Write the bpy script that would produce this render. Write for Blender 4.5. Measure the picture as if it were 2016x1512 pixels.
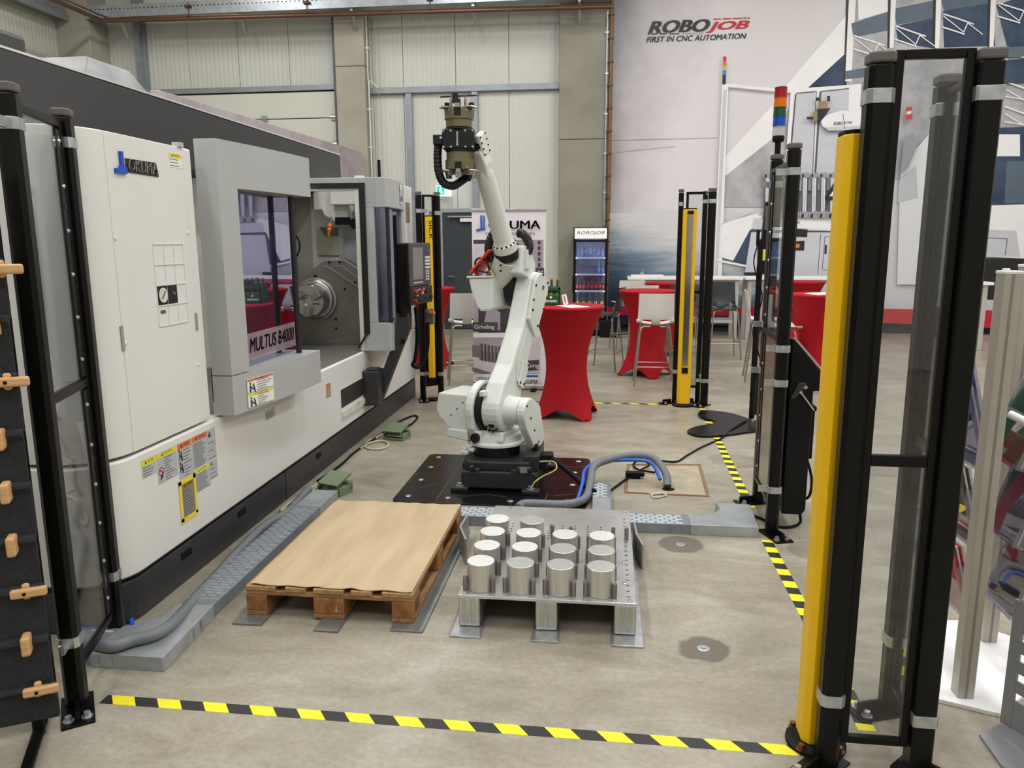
import bpy, bmesh, math, random
from math import sin, cos, pi, radians, sqrt
from mathutils import Vector, Matrix
random.seed(7)
SC = bpy.context.scene
for o in list(bpy.data.objects):
    bpy.data.objects.remove(o)
COL = SC.collection

# ------------------------------------------------------------------ camera
CAM_F, CAM_YAW, CAM_PITCH, CAM_ROLL, CAM_H = 1514.8, .1228, .1837, -.0043, 1.7317
_F = Vector((-sin(CAM_YAW) * cos(CAM_PITCH), cos(CAM_YAW) * cos(CAM_PITCH), -sin(CAM_PITCH)))
_r = Vector((cos(CAM_YAW), sin(CAM_YAW), 0)); _u = _r.cross(_F)
_R = _r * cos(CAM_ROLL) + _u * sin(CAM_ROLL); _U = -_r * sin(CAM_ROLL) + _u * cos(CAM_ROLL)
CP = Vector((0, 0, CAM_H))
cd = bpy.data.cameras.new('camera'); cam = bpy.data.objects.new('camera', cd); COL.objects.link(cam)
cd.sensor_fit = 'HORIZONTAL'; cd.sensor_width = 36; cd.lens = CAM_F / 2016 * 36; cd.clip_start = .05; cd.clip_end = 100
m = Matrix((_R, _U, -_F)).transposed().to_4x4(); m.translation = CP
cam.matrix_world = m
SC.camera = cam

# ------------------------------------------------------------------ light and exposure
w = bpy.data.worlds.new('world'); SC.world = w; w.use_nodes = True
w.node_tree.nodes['Background'].inputs[0].default_value = (.92, .96, 1, 1)
w.node_tree.nodes['Background'].inputs[1].default_value = .35
SC.view_settings.view_transform = 'Standard'; SC.view_settings.look = 'None'
SC.view_settings.gamma = 1; SC.view_settings.exposure = 0.0; SC.view_settings.use_curve_mapping = False
SC.cycles.use_denoising = True
SC.cycles.max_bounces = 5; SC.cycles.diffuse_bounces = 3; SC.cycles.glossy_bounces = 3
SC.cycles.transparent_max_bounces = 12; SC.cycles.transmission_bounces = 4
SC.cycles.use_adaptive_sampling = True; SC.cycles.adaptive_threshold = .08; SC.cycles.adaptive_min_samples = 16
SC.cycles.caustics_reflective = False; SC.cycles.caustics_refractive = False
SC.cycles.sample_clamp_indirect = 6
def hall_lamp(x, y, z, lx, ly, watt):
    l = bpy.data.lights.new('hall_lamp', 'AREA'); l.shape = 'RECTANGLE'; l.size = lx; l.size_y = ly
    l.energy = watt; l.color = (1, .992, .975)
    o = bpy.data.objects.new('hall_lamp', l); o.location = (x, y, z); COL.objects.link(o)
for ly in (-2.5, 2.2, 6.6, 11.2):          # rows of strip lamps under the hall roof
    for lx in (-7.2, -3.0, 1.0, 5.2, 9.5):
        hall_lamp(lx, ly, 7.4, .55, 2.6, 125)

# ------------------------------------------------------------------ helpers
def px(x, y, X=None, Y=None, Z=None):
    """point of the place seen at a picture position, on the plane X=, Y= or Z="""
    d = _F + _R * ((x - 1008) / CAM_F) + _U * ((756 - y) / CAM_F)
    if X is not None: k = X / d.x
    elif Y is not None: k = Y / d.y
    else: k = (Z - CAM_H) / d.z
    return CP + d * k
def lin(c):
    c = c / 255
    return c / 12.92 if c <= .04045 else ((c + .055) / 1.055) ** 2.4
def rgb(c): return (lin(c[0]), lin(c[1]), lin(c[2]), 1)
MATS = {}
def M(name, c=(200, 200, 200), rough=.5, metal=0, var=.06, scale=6, bump=0, bscale=60, spec=.5, alpha=1, emit=0, trans=0, stretch=None, c2=None):
    """procedural material: base colour varied by noise, optional fine bump"""
    if name in MATS: return MATS[name]
    mt = bpy.data.materials.new(name); mt.use_nodes = True; MATS[name] = mt
    nt = mt.node_tree; b = nt.nodes['Principled BSDF']; L = nt.links.new
    b.inputs['Roughness'].default_value = rough; b.inputs['Metallic'].default_value = metal
    b.inputs['Specular IOR Level'].default_value = spec
    b.inputs['Alpha'].default_value = alpha
    b.inputs['Transmission Weight'].default_value = trans
    tc = nt.nodes.new('ShaderNodeTexCoord')
    co = tc.outputs['Object']
    if stretch:
        mp = nt.nodes.new('ShaderNodeMapping'); mp.inputs['Scale'].default_value = stretch; L(co, mp.inputs[0]); co = mp.outputs[0]
    nz = nt.nodes.new('ShaderNodeTexNoise'); nz.inputs['Scale'].default_value = scale; nz.inputs['Detail'].default_value = 5
    L(co, nz.inputs['Vector'])
    cr = nt.nodes.new('ShaderNodeValToRGB'); cr.color_ramp.elements[0].position = .3; cr.color_ramp.elements[1].position = .7
    a = rgb(c)
    if c2: hi = rgb(c2); lo = a
    else: lo = tuple(v * (1 - var) for v in a[:3]) + (1,); hi = tuple(min(1, v * (1 + var)) for v in a[:3]) + (1,)
    cr.color_ramp.elements[0].color = lo; cr.color_ramp.elements[1].color = hi
    L(nz.outputs['Fac'], cr.inputs[0]); L(cr.outputs[0], b.inputs['Base Color'])
    if emit:
        L(cr.outputs[0], b.inputs['Emission Color']); b.inputs['Emission Strength'].default_value = emit
    if bump:
        n2 = nt.nodes.new('ShaderNodeTexNoise'); n2.inputs['Scale'].default_value = bscale; n2.inputs['Detail'].default_value = 4
        L(co, n2.inputs['Vector'])
        bp = nt.nodes.new('ShaderNodeBump'); bp.inputs['Strength'].default_value = bump; bp.inputs['Distance'].default_value = .01
        L(n2.outputs['Fac'], bp.inputs['Height']); L(bp.outputs[0], b.inputs['Normal'])
    return mt

LOC = {}          # world base point of every root, so parts can be written in world coordinates
def tag(o, label=None, cat=None, group=None, kind=None):
    if label: o['label'] = label
    if cat: o['category'] = cat
    if group: o['group'] = group
    if kind: o['kind'] = kind
    return o
def thing(name, loc, label, cat, group=None, rz=0, kind=None):
    o = bpy.data.objects.new(name, None); COL.objects.link(o); o.empty_display_size = .1
    o.location = loc; o.rotation_euler = (0, 0, rz); LOC[o.name] = Vector(loc)
    return tag(o, label, cat, group, kind)
def copy_tree(o, parent=None):
    c = o.copy(); COL.objects.link(c)
    if parent: c.parent = parent
    for ch in o.children: copy_tree(ch, c)
    return c

class MB:
    """collects shapes, then links them as one mesh object"""
    def __init__(s): s.v = []; s.f = []; s.mi = []; s.cur = 0
    def add(s, vs, fs):
        n = len(s.v); s.v += [Vector(v) for v in vs]
        for f in fs: s.f.append([i + n for i in f]); s.mi.append(s.cur)
        return s
    def box(s, x0, x1, y0, y1, z0, z1):
        vs = [(x, y, z) for z in (z0, z1) for y in (y0, y1) for x in (x0, x1)]
        return s.add(vs, [(0, 2, 3, 1), (4, 5, 7, 6), (0, 1, 5, 4), (2, 6, 7, 3), (0, 4, 6, 2), (1, 3, 7, 5)])
    def obox(s, c, ax, ay, az):
        """box from centre and three half-axis vectors"""
        c = Vector(c); ax = Vector(ax); ay = Vector(ay); az = Vector(az)
        vs = [c + ax * i + ay * j + az * k for k in (-1, 1) for j in (-1, 1) for i in (-1, 1)]
        return s.add(vs, [(0, 2, 3, 1), (4, 5, 7, 6), (0, 1, 5, 4), (2, 6, 7, 3), (0, 4, 6, 2), (1, 3, 7, 5)])
    def bar(s, p0, p1, w, h, up=(0, 0, 1)):
        p0 = Vector(p0); p1 = Vector(p1); d = (p1 - p0); n = d.normalized(); up = Vector(up)
        if abs(n.dot(up)) > .98: up = Vector((0, 1, 0))
        a = n.cross(up).normalized(); b = a.cross(n)
        return s.obox((p0 + p1) / 2, d / 2, a * w / 2, b * h / 2)
    def prism(s, poly, a, b, axis='z'):
        """polygon pulled along an axis; poly = (x,y) for z, (x,z) for y, (y,z) for x"""
        mk = {'z': lambda p, h: (p[0], p[1], h), 'y': lambda p, h: (p[0], h, p[1]), 'x': lambda p, h: (h, p[0], p[1])}[axis]
        n = len(poly); vs = [mk(p, a) for p in poly] + [mk(p, b) for p in poly]
        fs = [tuple(range(n - 1, -1, -1)), tuple(range(n, 2 * n))] + [(i, (i + 1) % n, n + (i + 1) % n, n + i) for i in range(n)]
        return s.add(vs, fs)
    def cyl(s, p0, p1, r, seg=16, r2=None, cap=True):
        p0 = Vector(p0); p1 = Vector(p1); n = (p1 - p0).normalized(); r2 = r if r2 is None else r2
        up = Vector((0, 0, 1)) if abs(n.z) < .9 else Vector((1, 0, 0))
        a = n.cross(up).normalized(); b = n.cross(a)
        vs = [p0 + (a * cos(2 * pi * i / seg) + b * sin(2 * pi * i / seg)) * r for i in range(seg)]
        vs += [p1 + (a * cos(2 * pi * i / seg) + b * sin(2 * pi * i / seg)) * r2 for i in range(seg)]
        fs = [(i, (i + 1) % seg, seg + (i + 1) % seg, seg + i) for i in range(seg)]
        if cap: fs += [tuple(range(seg - 1, -1, -1)), tuple(range(seg, 2 * seg))]
        return s.add(vs, fs)
    def rev(s, p, axis, prof, seg=24):
        """surface of revolution: prof = (distance along axis, radius)"""
        p = Vector(p); n = Vector(axis).normalized()
        up = Vector((0, 0, 1)) if abs(n.z) < .9 else Vector((1, 0, 0))
        a = n.cross(up).normalized(); b = n.cross(a); vs = []; fs = []
        for (t, r) in prof:
            vs += [p + n * t + (a * cos(2 * pi * i / seg) + b * sin(2 * pi * i / seg)) * max(r, 1e-4) for i in range(seg)]
        for k in range(len(prof) - 1):
            fs += [(k * seg + i, k * seg + (i + 1) % seg, (k + 1) * seg + (i + 1) % seg, (k + 1) * seg + i) for i in range(seg)]
        fs += [tuple(range(seg - 1, -1, -1)), tuple(range((len(prof) - 1) * seg, len(prof) * seg))]
        return s.add(vs, fs)
    def tube(s, pts, r, seg=8, smooth=0, closed=False):
        pts = [Vector(p) for p in pts]
        if smooth: pts = spline(pts, smooth)
        n = len(pts); vs = []; fs = []; up = None
        for i, p in enumerate(pts):
            d = (pts[min(i + 1, n - 1)] - pts[max(i - 1, 0)]).normalized()
            if up is None:
                up = Vector((0, 0, 1)) if abs(d.z) < .9 else Vector((1, 0, 0))
            a = d.cross(up).normalized(); b = a.cross(d).normalized(); up = b
            rr = r[i] if isinstance(r, (list, tuple)) else r
            vs += [p + (a * cos(2 * pi * k / seg) + b * sin(2 * pi * k / seg)) * rr for k in range(seg)]
        for i in range(n - 1):
            fs += [(i * seg + k, i * seg + (k + 1) % seg, (i + 1) * seg + (k + 1) % seg, (i + 1) * seg + k) for k in range(seg)]
        fs += [tuple(range(seg - 1, -1, -1)), tuple(range((n - 1) * seg, n * seg))]
        return s.add(vs, fs)
    def poly(s, pts): return s.add(pts, [tuple(range(len(pts)))])
    def mesh(s, me_in, mat):
        n = len(s.v); s.v += [mat @ v.co for v in me_in.vertices]
        for p in me_in.polygons: s.f.append([i + n for i in p.vertices]); s.mi.append(s.cur)
        return s
    def xform(s, mat): s.v = [mat @ v for v in s.v]; return s
    def build(s, name, mat, parent=None, label=None, cat=None, group=None, kind=None, bevel=0, smooth=False, local=False, segs=2, fix=True):
        me = bpy.data.meshes.new(name); mats = mat if isinstance(mat, (list, tuple)) else [mat]
        if parent is not None: base = LOC[parent.name]
        else:
            xs = [v.x for v in s.v]; ys = [v.y for v in s.v]
            base = Vector(((min(xs) + max(xs)) / 2, (min(ys) + max(ys)) / 2, min(v.z for v in s.v)))
        off = Vector((0, 0, 0)) if local else base
        me.from_pydata([tuple(v - off) for v in s.v], [], s.f)
        for k in mats: me.materials.append(k)
        for p, k in zip(me.polygons, s.mi): p.material_index = min(k, len(mats) - 1)
        if fix:
            bm = bmesh.new(); bm.from_mesh(me); bmesh.ops.recalc_face_normals(bm, faces=bm.faces); bm.to_mesh(me); bm.free()
        me.update()
        o = bpy.data.objects.new(name, me); COL.objects.link(o)
        if parent is not None: o.parent = parent; LOC[o.name] = LOC[parent.name]
        else: o.location = base; LOC[o.name] = base
        if smooth:
            me.polygons.foreach_set('use_smooth', [True] * len(me.polygons))
            me.set_sharp_from_angle(angle=radians(40))
        if bevel:
            md = o.modifiers.new('bevel', 'BEVEL'); md.width = bevel; md.segments = segs; md.limit_method = 'ANGLE'; md.angle_limit = radians(50)
            md.harden_normals = False
        return tag(o, label, cat, group, kind)

def spline(pts, k=6):
    out = []
    n = len(pts)
    for i in range(n - 1):
        p0 = pts[max(i - 1, 0)]; p1 = pts[i]; p2 = pts[i + 1]; p3 = pts[min(i + 2, n - 1)]
        for j in range(k):
            t = j / k
            out.append(.5 * ((2 * p1) + (p2 - p0) * t + (2 * p0 - 5 * p1 + 4 * p2 - p3) * t * t + (3 * p1 - p0 - 3 * p2 + p3) * t ** 3))
    out.append(pts[-1]); return out

def text_mesh(txt, size=1, shear=0, offset=0, spacing=1, extrude=0, align='LEFT', width=1):
    cu = bpy.data.curves.new('lettering', 'FONT'); cu.body = txt; cu.size = size; cu.shear = shear; cu.offset = offset
    cu.space_character = spacing; cu.extrude = extrude; cu.align_x = align; cu.resolution_u = 3
    o = bpy.data.objects.new('lettering', cu); COL.objects.link(o)
    dg = bpy.context.evaluated_depsgraph_get(); dg.update()
    me = bpy.data.meshes.new_from_object(o.evaluated_get(dg))
    bpy.data.objects.remove(o); bpy.data.curves.remove(cu)
    if width != 1:
        for v in me.vertices: v.co.x *= width
    return me
def text_fit(txt, w, h, shear=0, offset=0, spacing=1, extrude=0):
    """lettering scaled to w x h with its lower left at the origin"""
    me = text_mesh(txt, 1, shear, 0, spacing, extrude)
    xs = [v.co.x for v in me.vertices]; ys = [v.co.y for v in me.vertices]
    for v in me.vertices:
        v.co.x = (v.co.x - min(xs)) / (max(xs) - min(xs)) * w; v.co.y = (v.co.y - min(ys)) / (max(ys) - min(ys)) * h
    if offset > .012:          # heavier face: the outline laid down again, shifted a little
        base = [v.co.copy() for v in me.vertices]; pol = [list(p.vertices) for p in me.polygons]; vs = []; fs = []; o = offset * h * .9
        for dx, dy in ((-o, 0), (0, 0), (o, 0)):
            n = len(vs); vs += [(v.x + dx, v.y + dy, v.z) for v in base]; fs += [[i + n for i in p] for p in pol]
        me = bpy.data.meshes.new('lettering'); me.from_pydata(vs, [], fs)
    return me
def frame_x(p):      # lettering on a plane facing +X, running along +Y
    return Matrix(((0, 0, 1, p[0]), (1, 0, 0, p[1]), (0, 1, 0, p[2]), (0, 0, 0, 1)))
def frame_y(p):      # lettering on a plane facing -Y, running along +X
    return Matrix(((1, 0, 0, p[0]), (0, 0, -1, p[1]), (0, 1, 0, p[2]), (0, 0, 0, 1)))

# ------------------------------------------------------------------ materials
BLACK = M('black_coat', (8, 8, 9), .34, spec=.25, var=.05)
BLACKM = M('black_matt', (11, 11, 12), .6, spec=.2)
GREYCAP = M('grey_plastic', (92, 88, 84), .6)
ZINC = M('zinc', (188, 192, 196), .3, .8, var=.2, scale=25)
GALV = M('galvanised', (172, 178, 182), .36, .55, var=.16, scale=9)
CHROME = M('chrome', (190, 188, 184), .22, .95)
STEEL = M('steel', (160, 160, 158), .35, .9, var=.1, scale=20)
ALU = M('aluminium', (196, 196, 194), .32, .85, var=.12, scale=12)
YELLOW = M('yellow_paint', (232, 184, 0), .45, var=.03)
WHITE = M('white_paint', (222, 221, 218), .42, var=.02, scale=3)
RWHITE = M('robot_white', (214, 217, 212), .38, var=.03, scale=5)
RED = M('red_stretch', (158, 10, 24), .75, var=.06, scale=5, bump=.08, bscale=300, spec=.25)
WPLAST = M('white_plastic', (226, 224, 220), .35, var=.02)
# ================================================================== the setting
def floor_mat():
    mt = bpy.data.materials.new('polished_concrete'); mt.use_nodes = True; nt = mt.node_tree; L = nt.links.new
    b = nt.nodes['Principled BSDF']; N = nt.nodes.new
    geo = N('ShaderNodeNewGeometry')
    def noise(scale, detail=6, st=(1, 1, 1), rough=.55, dist=0):
        mp = N('ShaderNodeMapping'); mp.inputs['Scale'].default_value = st; L(geo.outputs['Position'], mp.inputs[0])
        n = N('ShaderNodeTexNoise'); n.inputs['Scale'].default_value = scale; n.inputs['Detail'].default_value = detail
        n.inputs['Roughness'].default_value = rough; n.inputs['Distortion'].default_value = dist; L(mp.outputs[0], n.inputs['Vector']); return n.outputs['Fac']
    def ramp(fac, stops):
        r = N('ShaderNodeValToRGB'); e = r.color_ramp.elements
        e[0].position, e[0].color = stops[0][0], rgb(stops[0][1]); e[1].position, e[1].color = stops[-1][0], rgb(stops[-1][1])
        for p, c in stops[1:-1]: k = e.new(p); k.color = rgb(c)
        L(fac, r.inputs[0]); return r.outputs[0]
    def mix(fac, a, c, mode='MIX'):
        m = N('ShaderNodeMix'); m.data_type = 'RGBA'; m.blend_type = mode
        if isinstance(fac, float): m.inputs[0].default_value = fac
        else: L(fac, m.inputs[0])
        L(a, m.inputs[6]); L(c, m.inputs[7]); return m.outputs[2]
    base = ramp(noise(.9, 7, (1, 1.5, 1), .6, .6), [(.3, (132, 126, 110)), (.46, (152, 146, 130)), (.6, (166, 160, 145)), (.74, (182, 178, 166))])
    streak = ramp(noise(2.2, 8, (.8, 1.5, 1), .65, 1.6), [(.35, (128, 120, 103)), (.5, (154, 147, 131)), (.68, (186, 181, 169))])
    c = mix(.42, base, streak)
    fine = ramp(noise(42, 5), [(.3, (196, 196, 196)), (.7, (255, 255, 255))])
    c = mix(.45, c, fine, 'MULTIPLY')
    # round damp marks around the floor anchors
    for (x, y, r, k) in ((.44, 3.13, .105, .8), (.449, 4.297, .125, .75), (1.03, 6.1, .2, .3), (1.19, 4.28, .15, .4), (2.07, 6.03, .25, .3), (.86, 5.05, .1, .3)):
        d = N('ShaderNodeVectorMath'); d.operation = 'DISTANCE'; d.inputs[1].default_value = (x, y, 0); L(geo.outputs['Position'], d.inputs[0])
        n = noise(9, 4); ad = N('ShaderNodeMath'); ad.operation = 'MULTIPLY_ADD'; ad.inputs[1].default_value = -.09; L(n, ad.inputs[0]); L(d.outputs['Value'], ad.inputs[2])
        mr = N('ShaderNodeMapRange'); mr.inputs[1].default_value = r - .05; mr.inputs[2].default_value = r - .01 - .045; mr.inputs[1].default_value = r - .035
        mr.inputs[3].default_value = 0; mr.inputs[4].default_value = k; L(ad.outputs[0], mr.inputs[0])
        dk = N('ShaderNodeRGB'); dk.outputs[0].default_value = rgb((84, 76, 66))
        c = mix(mr.outputs[0], c, dk.outputs[0])
    L(c, b.inputs['Base Color'])
    rr = N('ShaderNodeMapRange'); rr.inputs[1].default_value = .3; rr.inputs[2].default_value = .7; rr.inputs[3].default_value = .26; rr.inputs[4].default_value = .46
    L(noise(1.7, 6, (1, 1.6, 1)), rr.inputs[0]); L(rr.outputs[0], b.inputs['Roughness']); b.inputs['Specular IOR Level'].default_value = .45
    bp = N('ShaderNodeBump'); bp.inputs['Strength'].default_value = .06; bp.inputs['Distance'].default_value = .01
    L(noise(28, 6), bp.inputs['Height']); L(bp.outputs[0], b.inputs['Normal'])
    return mt
def clad_mat(name, c, axis, freq):
    """sandwich panel sheet with fine upright ribs (relief only)"""
    mt = M(name, c, .45, var=.025, scale=1.2)
    nt = mt.node_tree; L = nt.links.new; b = nt.nodes['Principled BSDF']
    geo = nt.nodes.new('ShaderNodeNewGeometry'); wv = nt.nodes.new('ShaderNodeTexWave'); wv.bands_direction = axis
    wv.inputs['Scale'].default_value = freq; L(geo.outputs['Position'], wv.inputs['Vector'])
    bp = nt.nodes.new('ShaderNodeBump'); bp.inputs['Strength'].default_value = .35; bp.inputs['Distance'].default_value = .012
    L(wv.outputs['Fac'], bp.inputs['Height']); L(bp.outputs[0], b.inputs['Normal'])
    return mt
CLAD = clad_mat('cladding_back', (204, 205, 197), 'X', 3.4)
CLADL = clad_mat('cladding_left', (196, 195, 184), 'Y', 3.4)
CONC = M('precast_concrete', (166, 162, 149), .8, var=.14, scale=1.6, bump=.12, bscale=12)
CONC2 = M('precast_concrete_dark', (140, 137, 124), .8, var=.14, scale=1.6, bump=.12, bscale=12)
DARKWALL = M('shaded_plinth', (52, 54, 56), .8, var=.2)
S = dict(kind='structure')
MB().box(-10.9, 13.2, -6.2, 15.5, -.2, 0).build('floor', floor_mat(), **S)
MB().box(-10.9, 13.2, -6.2, 15.5, 8.0, 8.2).build('ceiling', M('roof_sheet', (205, 205, 200), .6), **S)
MB().box(13.0, 13.2, -6.2, 15.5, 0, 8.0).build('wall_right', M('wall_plain', (205, 203, 196), .7), **S)
MB().box(-10.9, 13.0, -6.2, -6.0, 0, 8.0).build('wall_front', MATS['wall_plain'], **S)
WY = 15.2
wb = MB().box(-10.9, 13.0, WY + .1, WY + .3, 0, 8.0).build('wall_back', M('wall_core', (120, 118, 110), .8), **S)
# upright cladding sheets, each a piece of its own
edges = [-10.6 + 1.03 * i for i in range(11)]
def sheet(x0, x1, z0, z1): MB().box(x0 + .004, x1 - .004, WY, WY + .1, z0, z1).build('cladding_panel', CLAD, wb, bevel=.006)
for x0, x1 in ((-10.6, -9.95), (-9.95, -9.3)): sheet(x0, x1, 0, 7.9)
for i in range(4): sheet(-9.3 + 1.03 * i, -9.3 + 1.03 * (i + 1), 4.72, 7.9)
for x0, x1 in ((-5.18, -4.55), (-4.55, -3.95), (-3.95, -2.93), (-2.93, -1.91), (-1.91, -.9), (-.9, .1)): sheet(x0, x1, 0, 7.9)
wl = MB().box(-10.9, -10.7, -6.0, WY + .1, 0, 8.0).build('wall_left', MATS['wall_core'], **S)
for i in range(9): MB().box(-10.7, -10.6, WY - 1.1 * (i + 1) + .004, WY - 1.1 * i - .004, 0, 7.9).build('cladding_panel', CLADL, wl, bevel=.006)
# galvanised rails of the wall
RAIL = M('rail_zinc', (150, 156, 160), .45, .55, var=.1, scale=5)
MB().box(-10.6, -10.35, 2, 14.6, 5.95, 6.25).box(-10.35, -10.3, 2, 14.6, 5.9, 6.0).build('trim_1', RAIL, **S)
MB().box(-4.62, -.95, WY - .1, WY, 4.52, 4.63).build('trim_2', RAIL, bevel=.006, **S)
MB().box(-3.9, -3.78, WY - .08, WY, 0, 4.52).build('trim_3', RAIL, bevel=.006, **S)
MB().box(-2.62, -2.5, WY - .08, WY, 0, 4.52).build('trim_4', RAIL, bevel=.006, **S)
MB().box(-9.25, -5.2, WY - .1, WY, 4.62, 4.72).build('trim_5', RAIL, bevel=.006, **S)
MB().box(-9.9, 13, WY - .03, WY, 0, .55).build('baseboard_back', DARKWALL, **S)  # wall foot below the print; its shade is put into the dark colour
# precast columns, block on block
def column(name, x0, x1, y0, joints, mat):
    c = MB().box(x0 + .02, x1 - .02, y0 + .02, WY, 0, 7.9).build(name, CONC2, **S)
    for a, b in zip(joints[:-1], joints[1:]): MB().box(x0, x1, y0, WY, a + .006, b - .006).build('concrete_block', mat, c, bevel=.012)
column('column', -5.17, -4.6, 14.85, (0, 2.4, 4.98, 5.9, 7.9), CONC)
column('column', -.94, .02, 14.9, (0, 3.58, 7.9), CONC2)
column('column', -10.6, -9.92, 14.6, (0, 7.9), CONC)
MB().box(-10.5, -9.95, 13.9, 14.7, 6.42, 6.8).build('beam', M('pale_concrete', (225, 220, 205), .8), bevel=.02, **S)
# sectional gate
dr = thing('door_1', (-7.2, WY, 0), None, None, kind='structure')
GATE = M('gate_sheet', (210, 210, 199), .45, var=.02, scale=2)
for i in range(8):
    z1 = 4.6 - .5 * i
    MB().box(-9.1, -5.28, WY - .06, WY - .01, z1 - .485, z1).build('door_section', GATE, dr, bevel=.012)
    if i < 3:
        for hx in (-8.2, -6.75, -5.34): MB().box(hx - .05, hx + .05, WY - .09, WY - .06, z1 - .54, z1 - .43).cyl((hx - .07, WY - .1, z1 - .485), (hx + .07, WY - .1, z1 - .485), .02, 8).build('hinge', ZINC, dr)
for tx in (-9.22, -5.2): MB().box(tx - .05, tx + .05, WY - .2, WY - .05, 0, 6.9).box(tx - .09, tx - .05, WY - .12, WY, 0, 6.9).box(tx + .05, tx + .1, WY - .08, WY, 0, 6.9).build('door_track', RAIL if tx < -7 else M('track_dark', (96, 100, 102), .5, .5), dr)
MB().box(-9.15, -5.25, WY - .04, WY - .005, 4.58, 4.64).build('door_seal', BLACKM, dr)
# personnel door
d2 = thing('door_2', (-2.75, WY, 0), None, None, kind='structure')
SLATE = M('slate_door', (48, 55, 60), .5, var=.04)
MB().box(-3.22, -2.28, WY - .1, WY - .05, .01, 2.26).build('door_leaf', SLATE, d2, bevel=.006)
MB().box(-3.3, -3.22, WY - .12, WY - .02, 0, 2.36).box(-2.28, -2.2, WY - .12, WY - .02, 0, 2.36).box(-3.22, -2.28, WY - .12, WY - .02, 2.28, 2.36).build('door_frame', M('door_frame_grey', (150, 156, 158), .5), d2, bevel=.006)
MB().box(-2.86, -2.54, WY - .17, WY - .1, 2.1, 2.17).build('door_closer', WPLAST, d2, bevel=.008)
MB().box(-3.1, -2.6, WY - .18, WY - .13, 2.19, 2.215).build('closer_arm', ZINC, d2)
MB().cyl((-3.12, WY - .1, 1.05), (-3.12, WY - .16, 1.05), .012, 10).box(-3.12, -2.99, WY - .17, WY - .15, 1.04, 1.06).build('handle', CHROME, d2)

# ------------------------------------------------------------------ services under the roof
t = thing('cable_tray', (-5, 14.8, 6.2), 'perforated galvanised cable tray running along the back wall under the roof', 'cable tray')
TZ = 5.92
MB().box(-9.9, .0, 14.55, 14.82, TZ, TZ + .02).box(-9.9, 0, 14.53, 14.55, TZ, TZ + .22).box(-9.9, 0, 14.82, 14.84, TZ, TZ + .22).build('tray_channel', GALV, t)
mb = MB()
for i in range(120):
    x = -9.8 + .082 * i
    mb.box(x, x + .03, 14.527, 14.53, TZ + .14, TZ + .155)
mb.build('slot_row', BLACKM, t, kind='stuff')
for x in (-9.3, -6.9, -4.75, -2.5, -.6): MB().box(x, x + .05, 14.58, 14.83, TZ - .05, TZ).bar((x + .025, 14.83, TZ - .3), (x + .025, 14.62, TZ), .04, .04).build('bracket', GALV, t)
COPPER = M('copper', (108, 78, 62), .38, .5, var=.12, scale=4)
t = thing('copper_pipe', (-5, 14.5, 6), 'copper pipe running level below the cable tray and turning a corner', 'pipe')
A = px(203, 42, Y=14.5); Bp = px(1206, 13, Y=14.5)
C0 = Vector((A.x - .35, 4.0, A.z + .02))
MB().tube([Bp, A + Vector((.2, 0, 0)), A + Vector((.03, -.06, 0)), A + Vector((0, -.3, 0)), Vector((A.x - .05, 6, A.z))], .036, 10).build('tube', COPPER, t, smooth=True)
MB().tube([Bp + Vector((0, .06, .06)), A + Vector((.25, .06, .06)), A + Vector((.1, -.02, .06)), A + Vector((.07, -.3, .06)), Vector((A.x + .02, 6, A.z + .06))], .016, 8).build('thin_tube', COPPER, t, smooth=True)
for k in (.18, .42, .66, .88):
    p = A.lerp(Bp, k); MB().box(p.x - .02, p.x + .02, p.y - .05, p.y + .1, p.z + .03, p.z + .05).cyl(p + Vector((0, 0, .03)), p + Vector((0, 0, .3)), .008, 6).box(p.x - .06, p.x + .06, p.y - .03, p.y + .03, p.z + .2, p.z + .24).build('hanger', M('hanger_brown', (92, 62, 50), .5, .4), t)
t = thing('wall_conduit', (-.1, 14.85, 2), 'thin grey conduit going up the right concrete column beside the big print', 'conduit')
a = px(1192, 22, Y=14.86); b = px(1184, 445, Y=14.86)
MB().tube([(-.08, 14.87, a.z), (-.08, 14.87, b.z)], .018, 8).build('tube', GALV, t, smooth=True)
for z in (2.6, 3.3, 4.0, 4.7, 5.4): MB().box(-.11, -.05, 14.85, 14.9, z, z + .03).build('clip', ZINC, t)
t = thing('riser_pipe', (.0, 15, 0), 'copper-brown riser pipe with clips at the left edge of the big print', 'pipe')
MB().tube([(-.005, 14.86, 0.5), (-.005, 14.86, 6.2)], .03, 8).build('tube', M('riser_brown', (128, 92, 56), .5, .3, var=.15), t, smooth=True)
for i in range(14): MB().box(-.05, .04, 14.82, 14.9, .9 + i * .4, .93 + i * .4).build('clip', M('clip_dark', (90, 72, 52), .5, .4), t)
t = thing('column_conduit', (-4.55, 15, 2), 'thin white conduit beside the left concrete column', 'conduit')
MB().tube([(-4.56, 14.95, 0), (-4.56, 14.95, 4.72), (-4.56, 15.05, 4.75), (-4.42, 15.14, 4.6), (-4.42, 15.14, 4.5)], .016, 8).tube([(-4.57, 14.95, 4.72), (-4.57, 14.95, 6.3)], .014, 8).build('tube', WPLAST, t, smooth=True)
for z in (2.8, 3.5, 4.2, 5.3): MB().box(-4.6, -4.53, 14.93, 14.97, z, z + .03).build('clip', WPLAST, t)
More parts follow.
